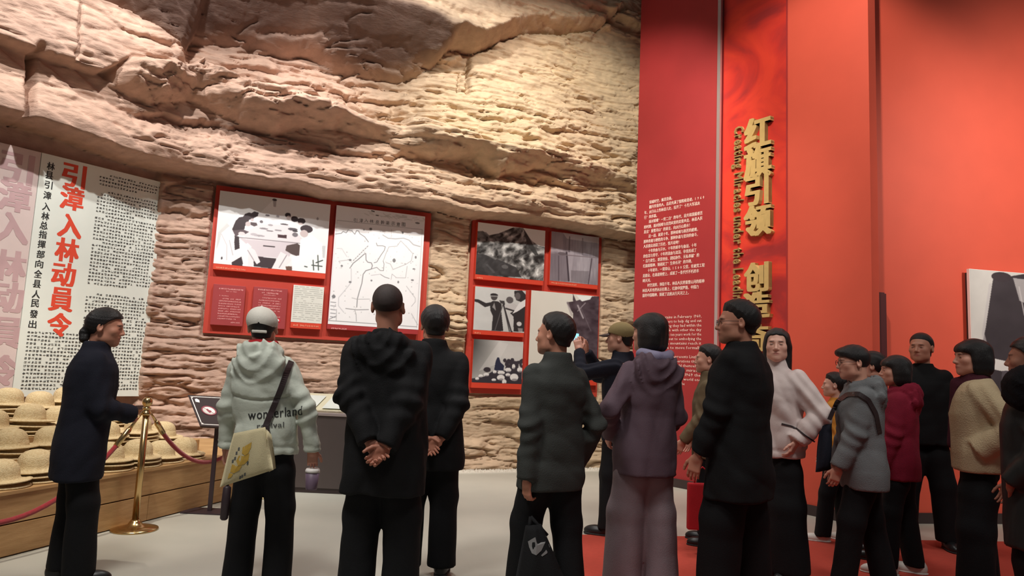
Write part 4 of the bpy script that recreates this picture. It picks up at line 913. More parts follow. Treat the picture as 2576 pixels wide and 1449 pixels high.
# ---- head, in head space (y forward, origin between the ears)
def head_sd(P, fem=False):
    j = .94 if fem else 1.0
    d = ell(P, (0, -.012, .032), (.078, .098, .088)); d = smin(d, ell(P, (0, .03, -.03), (.064 * j, .070, .082)), .03)
    d = smin(d, ell(P, (0, .048, -.078), (.040 * j, .044, .036)), .03); d = smin(d, ell(P, (0, .078, -.098), (.020, .018, .017)), .02)
    for s in (-1, 1): d = smin(d, ell(P, (s * .043, .058, -.022), (.024, .026, .024)), .02); d = smin(d, ell(P, (s * .052 * j, .012, -.068), (.018, .034, .026)), .025)
    d = smin(d, cone(P, (-.030, .084, .022), (.030, .084, .022), .011, .011), .016)
    for s in (-1, 1): d = smax(d, -ell(P, (s * .031, .103, .001), (.018, .014, .011)), .012); d = smin(d, ell(P, (s * .031, .080, .000), (.0135, .0135, .0125)), .004)
    n = smin(cone(P, (0, .090, .012), (0, .112, -.030), .0075, .0105), ell(P, (0, .108, -.033), (.0125, .012, .010)), .006)
    for s in (-1, 1): n = smin(n, ell(P, (s * .0125, .100, -.036), (.0075, .009, .0065)), .005)
    d = smin(d, n, .009)
    d = smin(d, ell(P, (0, .093, -.0605), (.022, .009, .0055)), .006); d = smin(d, ell(P, (0, .092, -.0705), (.018, .009, .006)), .005)
    d = smax(d, -ell(P, (0, .106, -.0655), (.022, .010, .0016)), .002)
    for s in (-1, 1):
        e = ell(P, (s * .083, -.012, -.004), (.011, .020, .032), rotz(-s * .35)); e = smax(e, -ell(P, (s * .094, -.006, .002), (.010, .011, .019)), .005); d = smin(d, e, .006)
    return d
def hair_sd(P, style):
    x, y, z = P[:, 0], P[:, 1], P[:, 2]; base = ell(P, (0, -.012, .032), (.078, .098, .088))
    if style in ('short', 'buzz', 'crop'):
        th = {'short': .020, 'crop': .012, 'buzz': .0045}[style]
        lim = np.interp(y, [-.11, -.06, -.035, -.012, .012, .035, .06, .08], [-.070, -.062, -.040, .005, .020, .050, .062, .066])
        if style == 'buzz': lim = np.interp(y, [-.11, -.05, 0, .04, .07], [-.035, -.015, .020, .055, .072])
        taper = np.clip((z - lim) / .05, 0.12, 1); d = base - th * taper; d = d + .0007 * np.sin(x * 210 + y * 90) * (style == 'short') + .0006 * np.sin(y * 190 + z * 130) * (style == 'short')
        nape = ell(P, (0, -.055, -.045), (.056, .044, .052)) - th * .2; d = smin(d, nape + .01 * 0, .02) if style != 'buzz' else d
        return smax(d, lim - z, .008)
    if style == 'side':   # bushy side-parted cut with a fringe forward
        lim = np.interp(y, [-.11, -.05, -.03, .0, .03, .07, .10], [-.080, -.060, -.03, .006, .022, .040, .046]); d = ell(P, (0, -.008, .040), (.091, .112, .094)) + .001 * np.sin(x * 160 + y * 120); d = smin(d, ell(P, (.01, .075, .075), (.06, .04, .026)), .03); return smax(d, lim - z, .012)
    if style == 'bun':
        lim = np.interp(y, [-.11, -.05, -.02, .03, .06, .08], [-.075, -.055, -.01, .040, .060, .064]); d = smax(base - .012, lim - z, .008); d = smin(d, ell(P, (0, -.105, -.045), (.040, .036, .040)), .02); d = smin(d, ell(P, (.02, -.10, -.085), (.030, .028, .026)), .02); return d + .0008 * np.sin(z * 260 + x * 60)
    if style == 'bob':
        d = ell(P, (0, -.014, .036), (.092, .110, .094)); side = rbox(P, (0, -.030, -.05), (.094, .080, .075), .06); d = smin(d, side, .04); face = smax(-(y - .028), -(.055 - z), .02)
        cut = rbox(P, (0, .098, -.055), (.066, .095, .105), .04); d = smax(d, -cut, .014); d = smin(d, smax(ell(P, (0, .060, .052), (.070, .046, .040)), .034 - z, .01), .02) ; return smax(d, -.125 - z, .01) + .0010 * np.sin(x * 150 + z * 30)
    if style == 'long':
        d = ell(P, (0, -.014, .036), (.090, .108, .092)); side = rbox(P, (0, -.040, -.10), (.096, .066, .135), .055); d = smin(d, side, .04); cut = rbox(P, (0, .105, -.06), (.060, .098, .125), .035); d = smax(d, -cut, .014)
        return d + .0014 * np.sin(x * 130 + z * 24)
    if style == 'pony':
        lim = np.interp(y, [-.11, -.05, -.02, .03, .06, .08], [-.075, -.055, -.01, .040, .060, .064]); d = smax(base - .012, lim - z, .008); d = smin(d, cone(P, (0, -.115, .02), (0, -.15, -.12), .034, .020), .02); return d + .002 * np.sin(z * 60 + x * 160)
    return None
def hand_mesh(wr, fdir, pn, side, curl, spread=.1, thumb=.5, h=.0034, sc=1.0):
    """wr wrist point, fdir direction of the fingers, pn direction the palm faces, side +1 right / -1 left"""
    f = Vector(fdir).normalized(); n = Vector(pn); n = (n - f * n.dot(f)).normalized(); x = f.cross(n) * side      # x: towards the thumb
    x = -x if False else x
    def fn(P):
        d = rbox(P, (0, 0, .050), (.037, .0125, .046), .012); d = smin(d, cone(P, (0, 0, -.03), (0, 0, .015), .024, .024), .018)
        d = smin(d, ell(P, (.024, .006, .035), (.018, .014, .030)), .012)
        for i, (bx, L) in enumerate(((.029, .070), (.0095, .078), (-.0105, .073), (-.029, .058))):
            p = np.array([bx, 0, .088 - abs(i - 1.2) * .004]); a = 0; seg = (.46, .30, .24); r = (.0092, .0083, .0072)
            cv = curl[i] if isinstance(curl, (list, tuple)) else curl
            for k in range(3):
                a += cv * (.55, 1.0, .75)[k]; q = p + np.array([(bx / .03) * spread * .1 * L, math.sin(a) * L * seg[k], math.cos(a) * L * seg[k]]); c = cone(P, p, q, r[k], r[k] * .93)
                d = smin(d, c, .004 if k == 0 else .002); p = q
        p = np.array([.030, .006, .022]); a = thumb
        for k, (L, r) in enumerate(((.040, .0125), (.032, .0108), (.024, .0095))):
            q = p + L * np.array([math.cos(.75 + k * .2) * .75 if k == 0 else .42 - k * .15, math.sin(a) * .6, .72 + k * .1]); d = smin(d, cone(P, p, q, r, r * .9), .005); p = q
        return d
    V, Q = mesh_field(fn, (-.06, -.05, -.035), (.095, .10, .185), h)
    Rm = np.array([[x[0], n[0], f[0]], [x[1], n[1], f[1]], [x[2], n[2], f[2]]]); V = (V * sc) @ Rm.T + np.array(wr)
    if np.linalg.det(Rm) < 0: Q = Q[:, ::-1]
    return V, Q
SKIN = {'a': (206, 150, 128), 'b': (190, 132, 108), 'c': (222, 172, 152), 'd': (170, 116, 94)}
M['skin'] = mat('skin', (200, 150, 125), .55, col_attr=True, bump=.06, bscale=240); M['skin'].node_tree.nodes['Principled BSDF'].inputs['Subsurface Weight'].default_value = .08
M['skin'].node_tree.nodes['Principled BSDF'].inputs['Subsurface Radius'].default_value = (.02, .008, .005)
M['hair'] = mat('black_hair', (20, 17, 18), .42, bump=.5, bscale=90, stretch=(6, 6, .6)); M['hair_brown'] = mat('dark_brown_hair', (52, 36, 28), .45, bump=.5, bscale=90, stretch=(6, 6, .6)); M['hair_buzz'] = mat('shaved_hair', (50, 38, 36), .7, var=.2, vscale=60, bump=.3, bscale=500)
M['shoe'] = mat('black_shoe', (24, 23, 25), .4); M['shoe_white'] = mat('white_shoe', (214, 208, 200), .5); M['sole'] = mat('shoe_sole', (40, 38, 38), .8); M['sole_white'] = mat('white_sole', (220, 216, 210), .7)
def cloth(name, rgb, rough=.85, bump=.25, bs=180, var=.08, sheen=.0): 
    if name not in M: M[name] = mat(name, rgb, rough, var=var, vscale=7, bump=bump, bscale=bs, sheen=sheen, spec=.25)
    return M[name]
PEOPLE = {}
def person(key, label, px, py, d, yaw, top, pants, hair='short', tone='a', fem=False, hy=0, hp=0, wr=None, wl=None, pr=None, plf=None, hr=None, hl=None, shoe='shoe', feet=((.11, .02), (-.11, -.02)), lean=0, hi=1.0, height=None, seed=0, fyaw=0, side=0, al=1.0):
    p = at(px, py, d); H = p[2] if height is None else height; s = H / 1.70; yaw = math.radians(yaw); hy = math.radians(hy); hp = math.radians(hp)
    rt = empty('person', (p[0], p[1], 0), yaw); tag(rt, label, 'person', 'visitors in the exhibition hall')
    # centre the head over the picked point
    def W(V):
        V = np.array(V, float); z = np.clip(V[:, 2] - .85, 0, None); V[:, 1] += lean * z; V[:, 0] += side * z; return V * s
    ctr = np.array([side * .72, .01 + lean * .72]) * s; c_, s_ = math.cos(yaw), math.sin(yaw); rt.location = (p[0] - (c_ * ctr[0] - s_ * ctr[1]), p[1] - (s_ * ctr[0] + c_ * ctr[1]), 0)
    fine = hi
    shw = .172 if not fem else .152
    wr = wr or (.225, .05, .80); wl = wl or (-.225, .05, .80)
    Sr, Sl = (shw, 0, 1.345), (-shw, 0, 1.345)
    er, wr = ik2(Sr, wr, .285 * al, .258 * al, pr or (.4, -1, -.2)); el, wl = ik2(Sl, wl, .285 * al, .258 * al, plf or (-.4, -1, -.2))
    fr_, fl_ = [np.array((x, y)) for x, y in feet]
    # --- body
    HR = rotz(hy) @ rotx(hp); HC = A3((0, .012, 1.572)); NB = A3((0, -.018, 1.50))
    def tohead(P): return (P - NB) @ HR - (HC - NB)
    hs = 1.0
    def fh(P):
        q = tohead(P); dd = head_sd(q, fem); nk = cone(P, (0, -.012, 1.40), NB + HR @ A3((0, 0, .02)), .058 if not fem else .050, .052 if not fem else .045); return smin(dd, nk, .02)
    Vh, Qh = mesh_field(fh, (-.13, -.16, 1.40), (.13, .16, 1.72), .0044 / fine)
    ql = tohead(A3(Vh)); sk = lin(SKIN[tone]); C = np.tile(sk, (len(Vh), 1)); x, y, z = ql[:, 0], ql[:, 1], ql[:, 2]
    def paint(m_, col, a=1.0): C[:] = C * (1 - a * m_[:, None]) + lin(col) * a * m_[:, None]
    lips = np.clip(1.3 - (np.abs(x) / .022) ** 2 - (np.abs(z + .0655) / .0095) ** 2, 0, 1) * (y > .075); paint(lips, (168, 88, 84), .75)
    for q in (-1, 1):
        ex_, ez = x - q * .031, z - .000; paint(np.clip(2.2 - (ex_ / .0115) ** 2 * 2 - (ez / .0048) ** 2 * 2, 0, 1) * (y > .06), (60, 42, 38), .85); paint(np.clip(2 - (ex_ / .019) ** 4 * 2 - ((z - .0205 + ex_ * q * .12) / .0042) ** 2 * 2, 0, 1) * (y > .06), (40, 30, 28), .85)
        paint(np.clip(1 - (ex_ / .02) ** 2 - ((z + .025) / .02) ** 2, 0, 1) * (y > .04), (206, 120, 104), .25)
    if hair == 'buzz' or hair == 'bald': paint(ss(.005, .03, z - np.interp(y, [-.11, -.05, 0, .04, .07], [-.05, -.03, .02, .055, .075])), (84, 62, 54), .8)
    parts = [(Vh, Qh, C)]
    def fb(P):
        dd = prof_sd(P, [(.80, .14, .09, 0), (.92, .15, .095, 0), (1.05, .125, .085, 0), (1.25, .145, .095, 0), (1.36, .13, .075, -.005), (1.43, .055, .045, -.01)], 2.3)
        for S_, e_, w_ in ((Sr, er, wr), (Sl, el, wl)): dd = smin(dd, cone(P, S_, e_, .042, .034), .03); dd = smin(dd, cone(P, e_, w_, .033, .024), .02)
        for q, ft in ((1, fr_), (-1, fl_)):
            hip = (q * .085, 0, .88); kn = (q * .095 * .5 + ft[0] * .5, ft[1] * .5 + .02, .48); an = (ft[0], ft[1], .09); dd = smin(dd, cone(P, hip, kn, .075, .048), .03); dd = smin(dd, cone(P, kn, an, .048, .034), .02)
        return dd
    pts = np.array([Sr, Sl, er, el, wr, wl, (fr_[0], fr_[1], .05), (fl_[0], fl_[1], .05)], float); lo = pts.min(0) - .1; hi_ = pts.max(0) + .1
    Vb, Qb = mesh_field(fb, (min(lo[0], -.18), min(lo[1], -.14), .03), (max(hi_[0], .18), max(hi_[1], .14), 1.45), .021); parts.append((Vb, Qb, np.tile(sk, (len(Vb), 1))))
    for q, w_, e_, hh in ((1, wr, er, hr), (-1, wl, el, hl)):
        hh = hh or {}
        fd = hh.get('dir', tuple((Vector(w_) - Vector(e_)).normalized() + Vector((0, 0, -.5)))); pn = hh.get('palm', (-q, .15, 0)); vh, qh = hand_mesh(w_, fd, pn, -q if hh.get('flip') else q, hh.get('curl', .50), hh.get('spread', .1), hh.get('thumb', .4), hh.get('h', .0040), .92 if not fem else .84)
        parts.append((vh, qh, np.tile(sk * np.array([1.0, .93, .93]), (len(vh), 1))))
    Vs, Qs, Cs, n0 = [], [], [], 0
    for v, q, c in parts: Vs.append(v); Qs.append(q + n0); Cs.append(c); n0 += len(v)
    link('body', mesh_np('body', W(np.concatenate(Vs)), np.concatenate(Qs), True, np.concatenate(Cs)), rt, M['skin'])
    # --- trousers
    tr = dict(thigh=.098, knee=.078, cuff=.078, hem=.055, amp=.010, top=1.0); tr.update(pants); tr['top'] = min(1.0, max(top.get('hem', .8) + .07, .90))
    def ft_(P):
        dd = prof_sd(P, [(.80, .158, .104, -.006), (.88, .160, .108, -.008), (.92, .154, .104, -.005), (max(tr['top'] + .02, .94), .15, .105, 0)], 2.4)
        for q, ft in ((1, fr_), (-1, fl_)):
            hip = (q * .076, -.004, .86); md = (q * .080, ft[1] * .2, .70); kn = (q * .0475 + ft[0] * .5, ft[1] * .5 + .012, .48); an = (ft[0], ft[1] - .005, tr['hem'] - .05); dd = smin(dd, cone(P, hip, md, .078, tr['thigh'] * .93), .03); dd = smin(dd, cone(P, md, kn, tr['thigh'] * .93, tr['knee']), .03); dd = smin(dd, cone(P, kn, an, tr['knee'], tr['cuff']), .03)
        dd = smax(dd, tr['hem'] - P[:, 2], .008); return dd + folds(P, seed + 5, tr['amp'], 30, (1, 1, .55))
    V, Q = mesh_field(ft_, (-.26, min(fr_[1], fl_[1]) - .16, tr['hem'] - .02), (.26, max(fr_[1], fl_[1]) + .18, tr['top'] + .03), .0135 / fine); link('trousers', mesh_np('trousers', W(V), Q), rt, tr['mat'])
    # --- shoes
    for q, ft in ((1, fr_), (-1, fl_)):
        an = math.radians(fyaw) - q * .12; Rz = rotz(an); c0 = A3((ft[0], ft[1], 0))
        def fs(P, c0=c0, Rz=Rz):
            q_ = (P - c0) @ Rz; dd = smin(ell(q_, (0, .075, .030), (.046, .105, .048)), ell(q_, (0, -.035, .045), (.038, .055, .062)), .03); dd = smin(dd, cone(q_, (0, -.02, .06), (0, -.02, .12), .042, .040), .02); return smax(dd, .012 - q_[:, 2], .006)
        V, Q = mesh_field(fs, (c0[0] - .14, c0[1] - .16, 0), (c0[0] + .14, c0[1] + .21, .14), .0085); so = link('shoe', mesh_np('shoe', W(V), Q), rt, M[shoe])
        def fo(P, c0=c0, Rz=Rz):
            q_ = (P - c0) @ Rz; dd = smin(ell(q_, (0, .075, .03), (.050, .110, .08)), ell(q_, (0, -.035, .03), (.042, .060, .08)), .03); return np.maximum(dd, np.abs(q_[:, 2] - .009) - .0085)
        V, Q = mesh_field(fo, (c0[0] - .14, c0[1] - .16, 0), (c0[0] + .14, c0[1] + .21, .03), .0075); link('sole', mesh_np('sole', W(V), Q), so, M['sole_white' if shoe == 'shoe_white' else 'sole'])
    # --- upper garment
    t = dict(w=.205, dp=.125, hem=.80, hemw=None, sl=.062, cuff=.046, amp=.010, fq=26.0, hood=False, collar=.0, hem_band=False, yoke=None, sh=0.0, cuff_back=0.03, sleeves=True, by=0.0, nk=1.452, h=.0115); t.update(top)
    if fem and 'w' not in top: t['w'] = .190
    hw = t['hemw'] or t['w'] * .98; w0 = t['w']; dp = t['dp']; sh = t['sh']; hz = sh + t.get('hz', 0)
    lv = [(t['hem'], hw, max(dp, .138), -.008 + t['by']), (t['hem'] + .12, hw, max(dp * 1.02, .140), -.008 + t['by']), (1.06, w0 * .90, dp * .96, 0), (1.20, w0 * .95, dp * 1.02, -.004), (1.285 + sh, w0 * .96, dp * .94, -.010), (1.335 + sh, w0 * .89, dp * .82, -.012), (1.375 + sh, w0 * .72, dp * .70, -.014), (1.405 + sh, w0 * .50, dp * .60, -.015), (1.425 + sh, w0 * .38, dp * .52, -.015), (t['nk'] + sh, .072, .070, -.014)]
    def sleeve(P):
        dd = None
        for S_, e_, w_ in ((Sr, er, wr), (Sl, el, wl)):
            S2 = (S_[0] * .90, S_[1] - .005, S_[2] - .014 + sh * .6); wd = (Vector(w_) - Vector(e_)).normalized(); wc = Vector(w_) - wd * (t['cuff_back'] - .02)
            c = cone(P, S2, e_, t['sl'] * 1.0, t['sl'] * .92); c2 = cone(P, e_, wc, t['sl'] * .92, t['cuff']); c = smin(c, c2, .02)
            ax = (P - A3(wc)) @ A3(wd); c = smax(c, ax, .006)
            fa = (P - A3(e_)) @ A3(wd); c = c + t['amp'] * .55 * np.sin(fa * 75 + P[:, 0] * 25) * np.exp(-(fa / .11) ** 2)
            if t.get('cuffband'): c = c - .004 * (ax > -.035) 
            dd = c if dd is None else np.minimum(dd, c)
        return dd
    def fj(P):
        dd = prof_sd(P, lv, 2.5)
        if t['sleeves']: dd = smin(dd, sleeve(P), .022)
        if t['yoke']:
            yz = P[:, 2] - t['yoke'] + .03 * np.cos(P[:, 0] * 9); dd = dd + (.007 * np.exp(-((yz + .009) / .007) ** 2) - .005 * (yz > 0)) * (P[:, 1] < .0) * (np.abs(P[:, 0]) < .175)
        if t['hem_band']: dd = dd + .006 * np.exp(-((P[:, 2] - t['hem'] - .055) / .012) ** 2)
        if t['hood']:
            hd = ell(P, (0, -.098 - dp * .12, 1.355 + hz), (.155, .058, .130)); hd = smin(hd, cone(P, (-.085, -.060, 1.43 + hz), (.085, -.060, 1.43 + hz), .040, .040), .04); rr_ = np.sqrt((P[:, 0] / .15) ** 2 + ((P[:, 2] - 1.47 - hz) / .21) ** 2); hd = hd - .010 * (1 - np.abs(np.sin(rr_ * 8.5 + .8 * np.sin(P[:, 0] * 23)))) * (P[:, 1] < -.04); hd = smin(hd, cone(P, (-.10, -.05, 1.42 + hz), (-.072, .055, 1.405 + hz), .036, .026), .03); hd = smin(hd, cone(P, (.10, -.05, 1.42 + hz), (.072, .055, 1.405 + hz), .036, .026), .03)
            hd = hd + folds(P, seed + 9, .010, 40, (1, 1, 1.5)); hollow = ell(P, (0, -.045, 1.475 + hz), (.080, .062, .060)); hd = smax(hd, -hollow, .02); dd = smin(dd, hd, .014)
        if t['collar']:
            cc = prof_sd(P, [(1.40, .098, .090, -.016), (1.45 + t['collar'] * .5, .082, .080, -.016), (1.45 + t['collar'], .078, .076, -.012)], 2.1); dd = smin(dd, cc, .015)
        ins = prof_sd(P, [(1.435 + sh, .056, .054, -.012), (1.60, .070, .066, -.010)], 2.0); dd = smax(dd, -ins, .006)
        dd = dd + folds(P, seed, t['amp'], t['fq'], (1, 1, .8)) + folds(P, seed + 3, t['amp'] * .5, t['fq'] * 2.1, (1, 1, .7))
        return smax(dd, t['hem'] - P[:, 2], .010)
    P_ = np.array([er, el, wr, wl], float); lo = P_.min(0) - .10; hi_ = P_.max(0) + .10; e = w0 + .03
    V, Q = mesh_field(fj, (min(lo[0], -e), min(lo[1], -dp - .10), min(t['hem'], lo[2]) - .02), (max(hi_[0], e), max(hi_[1], dp + .05), max(1.56, hi_[2])), t['h'] / fine)
    jk = link(t.get('name', 'jacket'), mesh_np('jacket', W(V), Q), rt, t['mat'])
    # --- hair
    ho = None
    if hair not in (None, 'bald'):
        def fhair(P):
            q = tohead(P); return hair_sd(q, hair)
        zl = {'long': 1.30, 'bob': 1.42, 'pony': 1.42, 'bun': 1.44}.get(hair, 1.47)
        V, Q = mesh_field(fhair, (-.16, -.19, zl), (.16, .16, 1.74), .0062 / fine); ho = link('hair', mesh_np('hair', W(V), Q), rt, M['hair_buzz' if hair == 'buzz' else 'hair'])
    info = dict(root=rt, W=W, s=s, tohead=tohead, HR=HR, NB=NB, HC=HC, wr=wr, wl=wl, er=er, el=el, jk=jk, rt=rt, sh=sh, body=sk)
    PEOPLE[key] = info; return info
def headpt(I, p):  # head space -> person space
    return I['W'](np.array([(A3(p) + (I['HC'] - I['NB'])) @ I['HR'].T + I['NB']]))[0]
def world(I, p):
    rt = I['root']; c, s = math.cos(rt.rotation_euler.z), math.sin(rt.rotation_euler.z); return np.array([rt.location.x + c * p[0] - s * p[1], rt.location.y + s * p[0] + c * p[1], p[2]])
def head_piece(I, name, fn, lo, hi, h, m_):
    def f(P): return fn(I['tohead'](P))
    c = (I['HC']); V, Q = mesh_field(f, A3(lo) + c, A3(hi) + c, h); return link(name, mesh_np(name, I['W'](V), Q), I['root'], m_)
def glasses(I, m_):
    b = MB()
    for s in (-1, 1):
        ring = [headpt(I, (s * .032 + .024 * math.cos(a), .106, .0 + .017 * math.sin(a))) for a in np.linspace(0, 2 * PI, 17)]; b.tube(ring, .0016, 6, False); b.tube([headpt(I, (s * .056, .105, .004)), headpt(I, (s * .080, .06, .006)), headpt(I, (s * .084, -.01, .006))], .0016, 6)
    b.tube([headpt(I, (-.008, .107, .004)), headpt(I, (.008, .107, .004))], .0014, 6); return b.build('glasses', m_, I['root'])
NAVY = cloth('navy_wool', (26, 27, 38), .9); BLK = cloth('black_cloth', (19, 19, 21), .85); BLK2 = cloth('black_trouser', (14, 14, 17), .85); WJ = cloth('pale_grey_green_nylon', (196, 202, 190), .6, .12, 90, .03)
GREY = cloth('charcoal_wool', (56, 58, 56), .9, .3); PUR = cloth('dusky_plum_nylon', (92, 74, 84), .75, .15); LAV = cloth('lavender_lining', (136, 130, 156), .6); MAUVE = cloth('mauve_grey_trouser', (136, 122, 128), .9)
WHT = cloth('off_white_nylon', (214, 198, 194), .65, .12); GRC = cloth('grey_coat_wool', (112, 114, 116), .9, .35); MAR = cloth('maroon_knit', (126, 26, 48), .9, .35); CRM = cloth('cream_fleece', (186, 166, 134), .95, .5, 120); DKM = cloth('dark_maroon_scarf', (70, 28, 40), .9, .3); OLV = cloth('olive_brown_cloth', (104, 88, 66), .85); YEL = cloth('ochre_cloth', (196, 132, 52), .85); FUR = cloth('black_fur', (16, 15, 20), .95, 1.0, 300); RED = cloth('red_cloth', (168, 30, 38), .8); DGR = cloth('dark_leatherette', (40, 42, 42), .45, .1)
# 1 woman in navy coat looking right
A = person('A', 'dark-haired visitor in a long navy coat standing beside the brass stanchion, head turned right', 268, 774, 4.22, -58, dict(mat=NAVY, w=.215, dp=.150, hem=.62, hemw=.225, sl=.070, cuff=.055, collar=.03, amp=.010, sh=.012), dict(mat=BLK2, thigh=.105, knee=.088, cuff=.092), hair='bun', tone='b', fem=True, hy=-14, hp=-3, wr=(.05, .265, 1.02), wl=(-.05, .265, 1.0), pr=(.7, -.8, -.6), plf=(-.7, -.8, -.6), hr=dict(dir=(-1, .2, 0), palm=(0, -1, 0), curl=.6), hl=dict(dir=(1, .2, 0), palm=(0, -1, 0), curl=.6), lean=.06, seed=1, hi=1.05, feet=((.10, .06), (-.08, -.03)))
# 2 woman in white cap and pale jacket
B = person('B', 'visitor in a white baseball cap and pale jacket lettered wonderland, seen from behind', 665, 795, 4.2, 2, dict(mat=WJ, w=.215, dp=.135, hem=.80, hemw=.190, sl=.066, cuff=.046, hood=True, amp=.013, fq=30, hem_band=True, yoke=1.17, sh=.0, h=.010, cuffband=True), dict(mat=BLK2, thigh=.105, knee=.085, cuff=.088, amp=.007), hair='crop', tone='a', fem=True, side=-.12, hy=6, wr=(.275, .02, .83), wl=(-.27, .06, .82), pr=(.9, -.8, 0), plf=(-.9, -.8, 0), hr=dict(curl=.75, thumb=.9, palm=(-.2, 1, 0)), seed=2, hi=1.15, height=1.60, feet=((.125, .0), (-.115, .0)))
# 3 man with shaved head, hands behind the back
C = person('C', 'man with a shaved head in a black hooded jacket, hands clasped behind his back', 982, 715, 3.9, -4, dict(mat=BLK, w=.240, dp=.150, hem=.60, hemw=.215, sl=.080, cuff=.056, hood=True, hz=-.045, amp=.014, fq=24, sh=.0, h=.011), dict(mat=BLK2, thigh=.115, knee=.098, cuff=.095, amp=.009), hair='buzz', tone='d', hp=6, hy=3, side=-.05, wr=(.045, -.205, .845), wl=(-.035, -.20, .875), pr=(1, -.25, .1), plf=(-1, -.25, .1), hr=dict(dir=(-.55, -.2, -.6), palm=(.1, -1, .1), curl=.9, thumb=.6, h=.0034), hl=dict(dir=(.62, -.12, -.62), palm=(.1, -1, .15), curl=[.55, .8, .9, .95], thumb=.5, spread=.3, h=.0030, flip=False), seed=3, hi=1.15, feet=((.12, .0), (-.12, .02)))
# 4 man behind him
D = person('D', 'black-haired man in a dark jacket partly hidden behind the man with clasped hands', 1098, 771, 4.62, 4, dict(mat=BLK, w=.225, dp=.140, hem=.66, sl=.074, cuff=.052, collar=.03, amp=.012, sh=.01), dict(mat=BLK2, thigh=.11, knee=.09, cuff=.09), hair='short', tone='b', hy=8, wr=(.06, -.185, .86), wl=(-.05, -.18, .86), pr=(1, -.2, .2), plf=(-1, -.2, .2), hr=dict(dir=(-.6, -.1, -.5), palm=(0, -1, 0), curl=.5), hl=dict(dir=(.6, -.1, -.5), palm=(0, -1, 0), curl=.5), seed=4, side=-.02)
# 5 man in charcoal jacket holding his cap
E = person('E', 'man in a charcoal jacket looking at the photographs, dark bag held low in his hand', 1400, 790, 4.05, 32, dict(mat=GREY, w=.200, dp=.145, hem=.68, hemw=.205, sl=.066, cuff=.056, collar=.018, amp=.013, fq=22, sh=.005), dict(mat=BLK2, thigh=.11, knee=.09, cuff=.085), hair='short', tone='b', hy=28, hp=2, al=1.12, wr=(.20, .02, .80), wl=(-.20, -.06, .735), hl=dict(dir=(.1, .1, -1), curl=.8, palm=(.9, .1, 0), thumb=.6), lean=-.02, seed=5, hi=1.1, feet=((.11, -.10), (-.10, .14)))
# 6 visitor with phone
F = person('F', 'visitor in a tan cap and black coat raising a phone to photograph the board', 1562, 812, 6.0, 62, dict(mat=NAVY, w=.205, dp=.135, hem=.74, sl=.070, cuff=.048, collar=.018, amp=.012), dict(mat=BLK2, cuff=.075), hair='crop', tone='a', hy=8, wr=(.085, .345, 1.46), wl=(-.065, .345, 1.46), pr=(.7, -.1, -1), plf=(-.7, -.1, -1), hr=dict(dir=(-.25, .35, 1), palm=(-1, .4, 0), curl=[.4, .5, .55, .6], thumb=.3), hl=dict(dir=(.2, .35, 1), palm=(1, .4, 0), curl=[.4, .5, .55, .6], thumb=.3), seed=6, feet=((.10, .0), (-.11, .05)))
# 7 woman with plum jacket
G = person('G', 'woman with a black bob in a plum hooded jacket and wide mauve-grey trousers', 1640, 787, 4.45, 16, dict(mat=PUR, w=.180, dp=.145, hem=.70, hemw=.195, sl=.066, cuff=.055, hood=True, hz=-.035, amp=.013, fq=22, sh=.0), dict(mat=MAUVE, thigh=.115, knee=.108, cuff=.125, amp=.010), hair='bob', tone='a', fem=True, side=.05, hy=30, hp=0, wr=(.15, .17, .90), wl=(-.19, .12, .93), pr=(.3, -1, 0), plf=(-.7, -1, 0), seed=7, hi=1.1, feet=((.115, .0), (-.115, .03)))
# 8 tall man with glasses
H_ = person('H', 'tall man with glasses in a long black coat, facing left', 1856, 758, 4.2, 52, dict(mat=BLK, w=.225, dp=.165, hem=.60, hemw=.240, sl=.076, cuff=.06, collar=.018, amp=.012, fq=20, sh=.012), dict(mat=BLK2, thigh=.125, knee=.115, cuff=.11), hair='short', tone='b', hy=30, hp=0, wr=(.20, .14, .84), wl=(-.24, .14, .82), seed=8, hi=1.1, feet=((.12, -.05), (-.12, .08)))
glasses(H_, M['sign_black'])
# 9 half-hidden visitor behind him
I_ = person('I', 'visitor in an olive vest with red sleeves, mostly hidden behind the tall man with glasses', 1782, 868, 5.8, 70, dict(mat=OLV, w=.20, dp=.14, hem=.72, sl=.066, cuff=.05, collar=.02), dict(mat=BLK2), hair='short', tone='a', hy=6, wr=(.18, .16, .86), wl=(-.16, .20, .86), seed=9)
# 10 woman in white jacket
J = person('J', 'long-haired woman in an off-white jacket and wide black trousers, facing the camera', 1950, 824, 4.95, 128, dict(mat=WHT, w=.210, dp=.150, hem=.80, hemw=.200, sl=.085, cuff=.062, collar=.06, amp=.016, fq=26, hem_band=True), dict(mat=BLK2, thigh=.115, knee=.12, cuff=.15), hair='long', tone='c', fem=True, hy=28, hp=2, wr=(.15, .13, .93), wl=(-.20, .08, .92), pr=(1, -.6, 0), plf=(-1, -.6, 0), hr=dict(dir=(-.5, .2, -.8), palm=(-.3, -1, 0), curl=.7), seed=10, hi=1.1, feet=((.10, .0), (-.10, .02)))
# 11 grey coat with glasses and rucksack
K = person('K', 'visitor with glasses in a grey coat wearing a dark rucksack, walking left', 2148, 868, 4.7, 74, dict(mat=GRC, w=.205, dp=.150, hem=.70, hemw=.22, sl=.074, cuff=.056, hood=True, amp=.012, fq=20), dict(mat=BLK2, thigh=.105, knee=.09, cuff=.085), hair='side', tone='a', hy=8, hp=-2, wr=(.20, .14, .82), wl=(-.19, .20, .80), seed=11, feet=((.10, -.16), (-.10, .16)), lean=.05)
glasses(K, M['sign_black'])
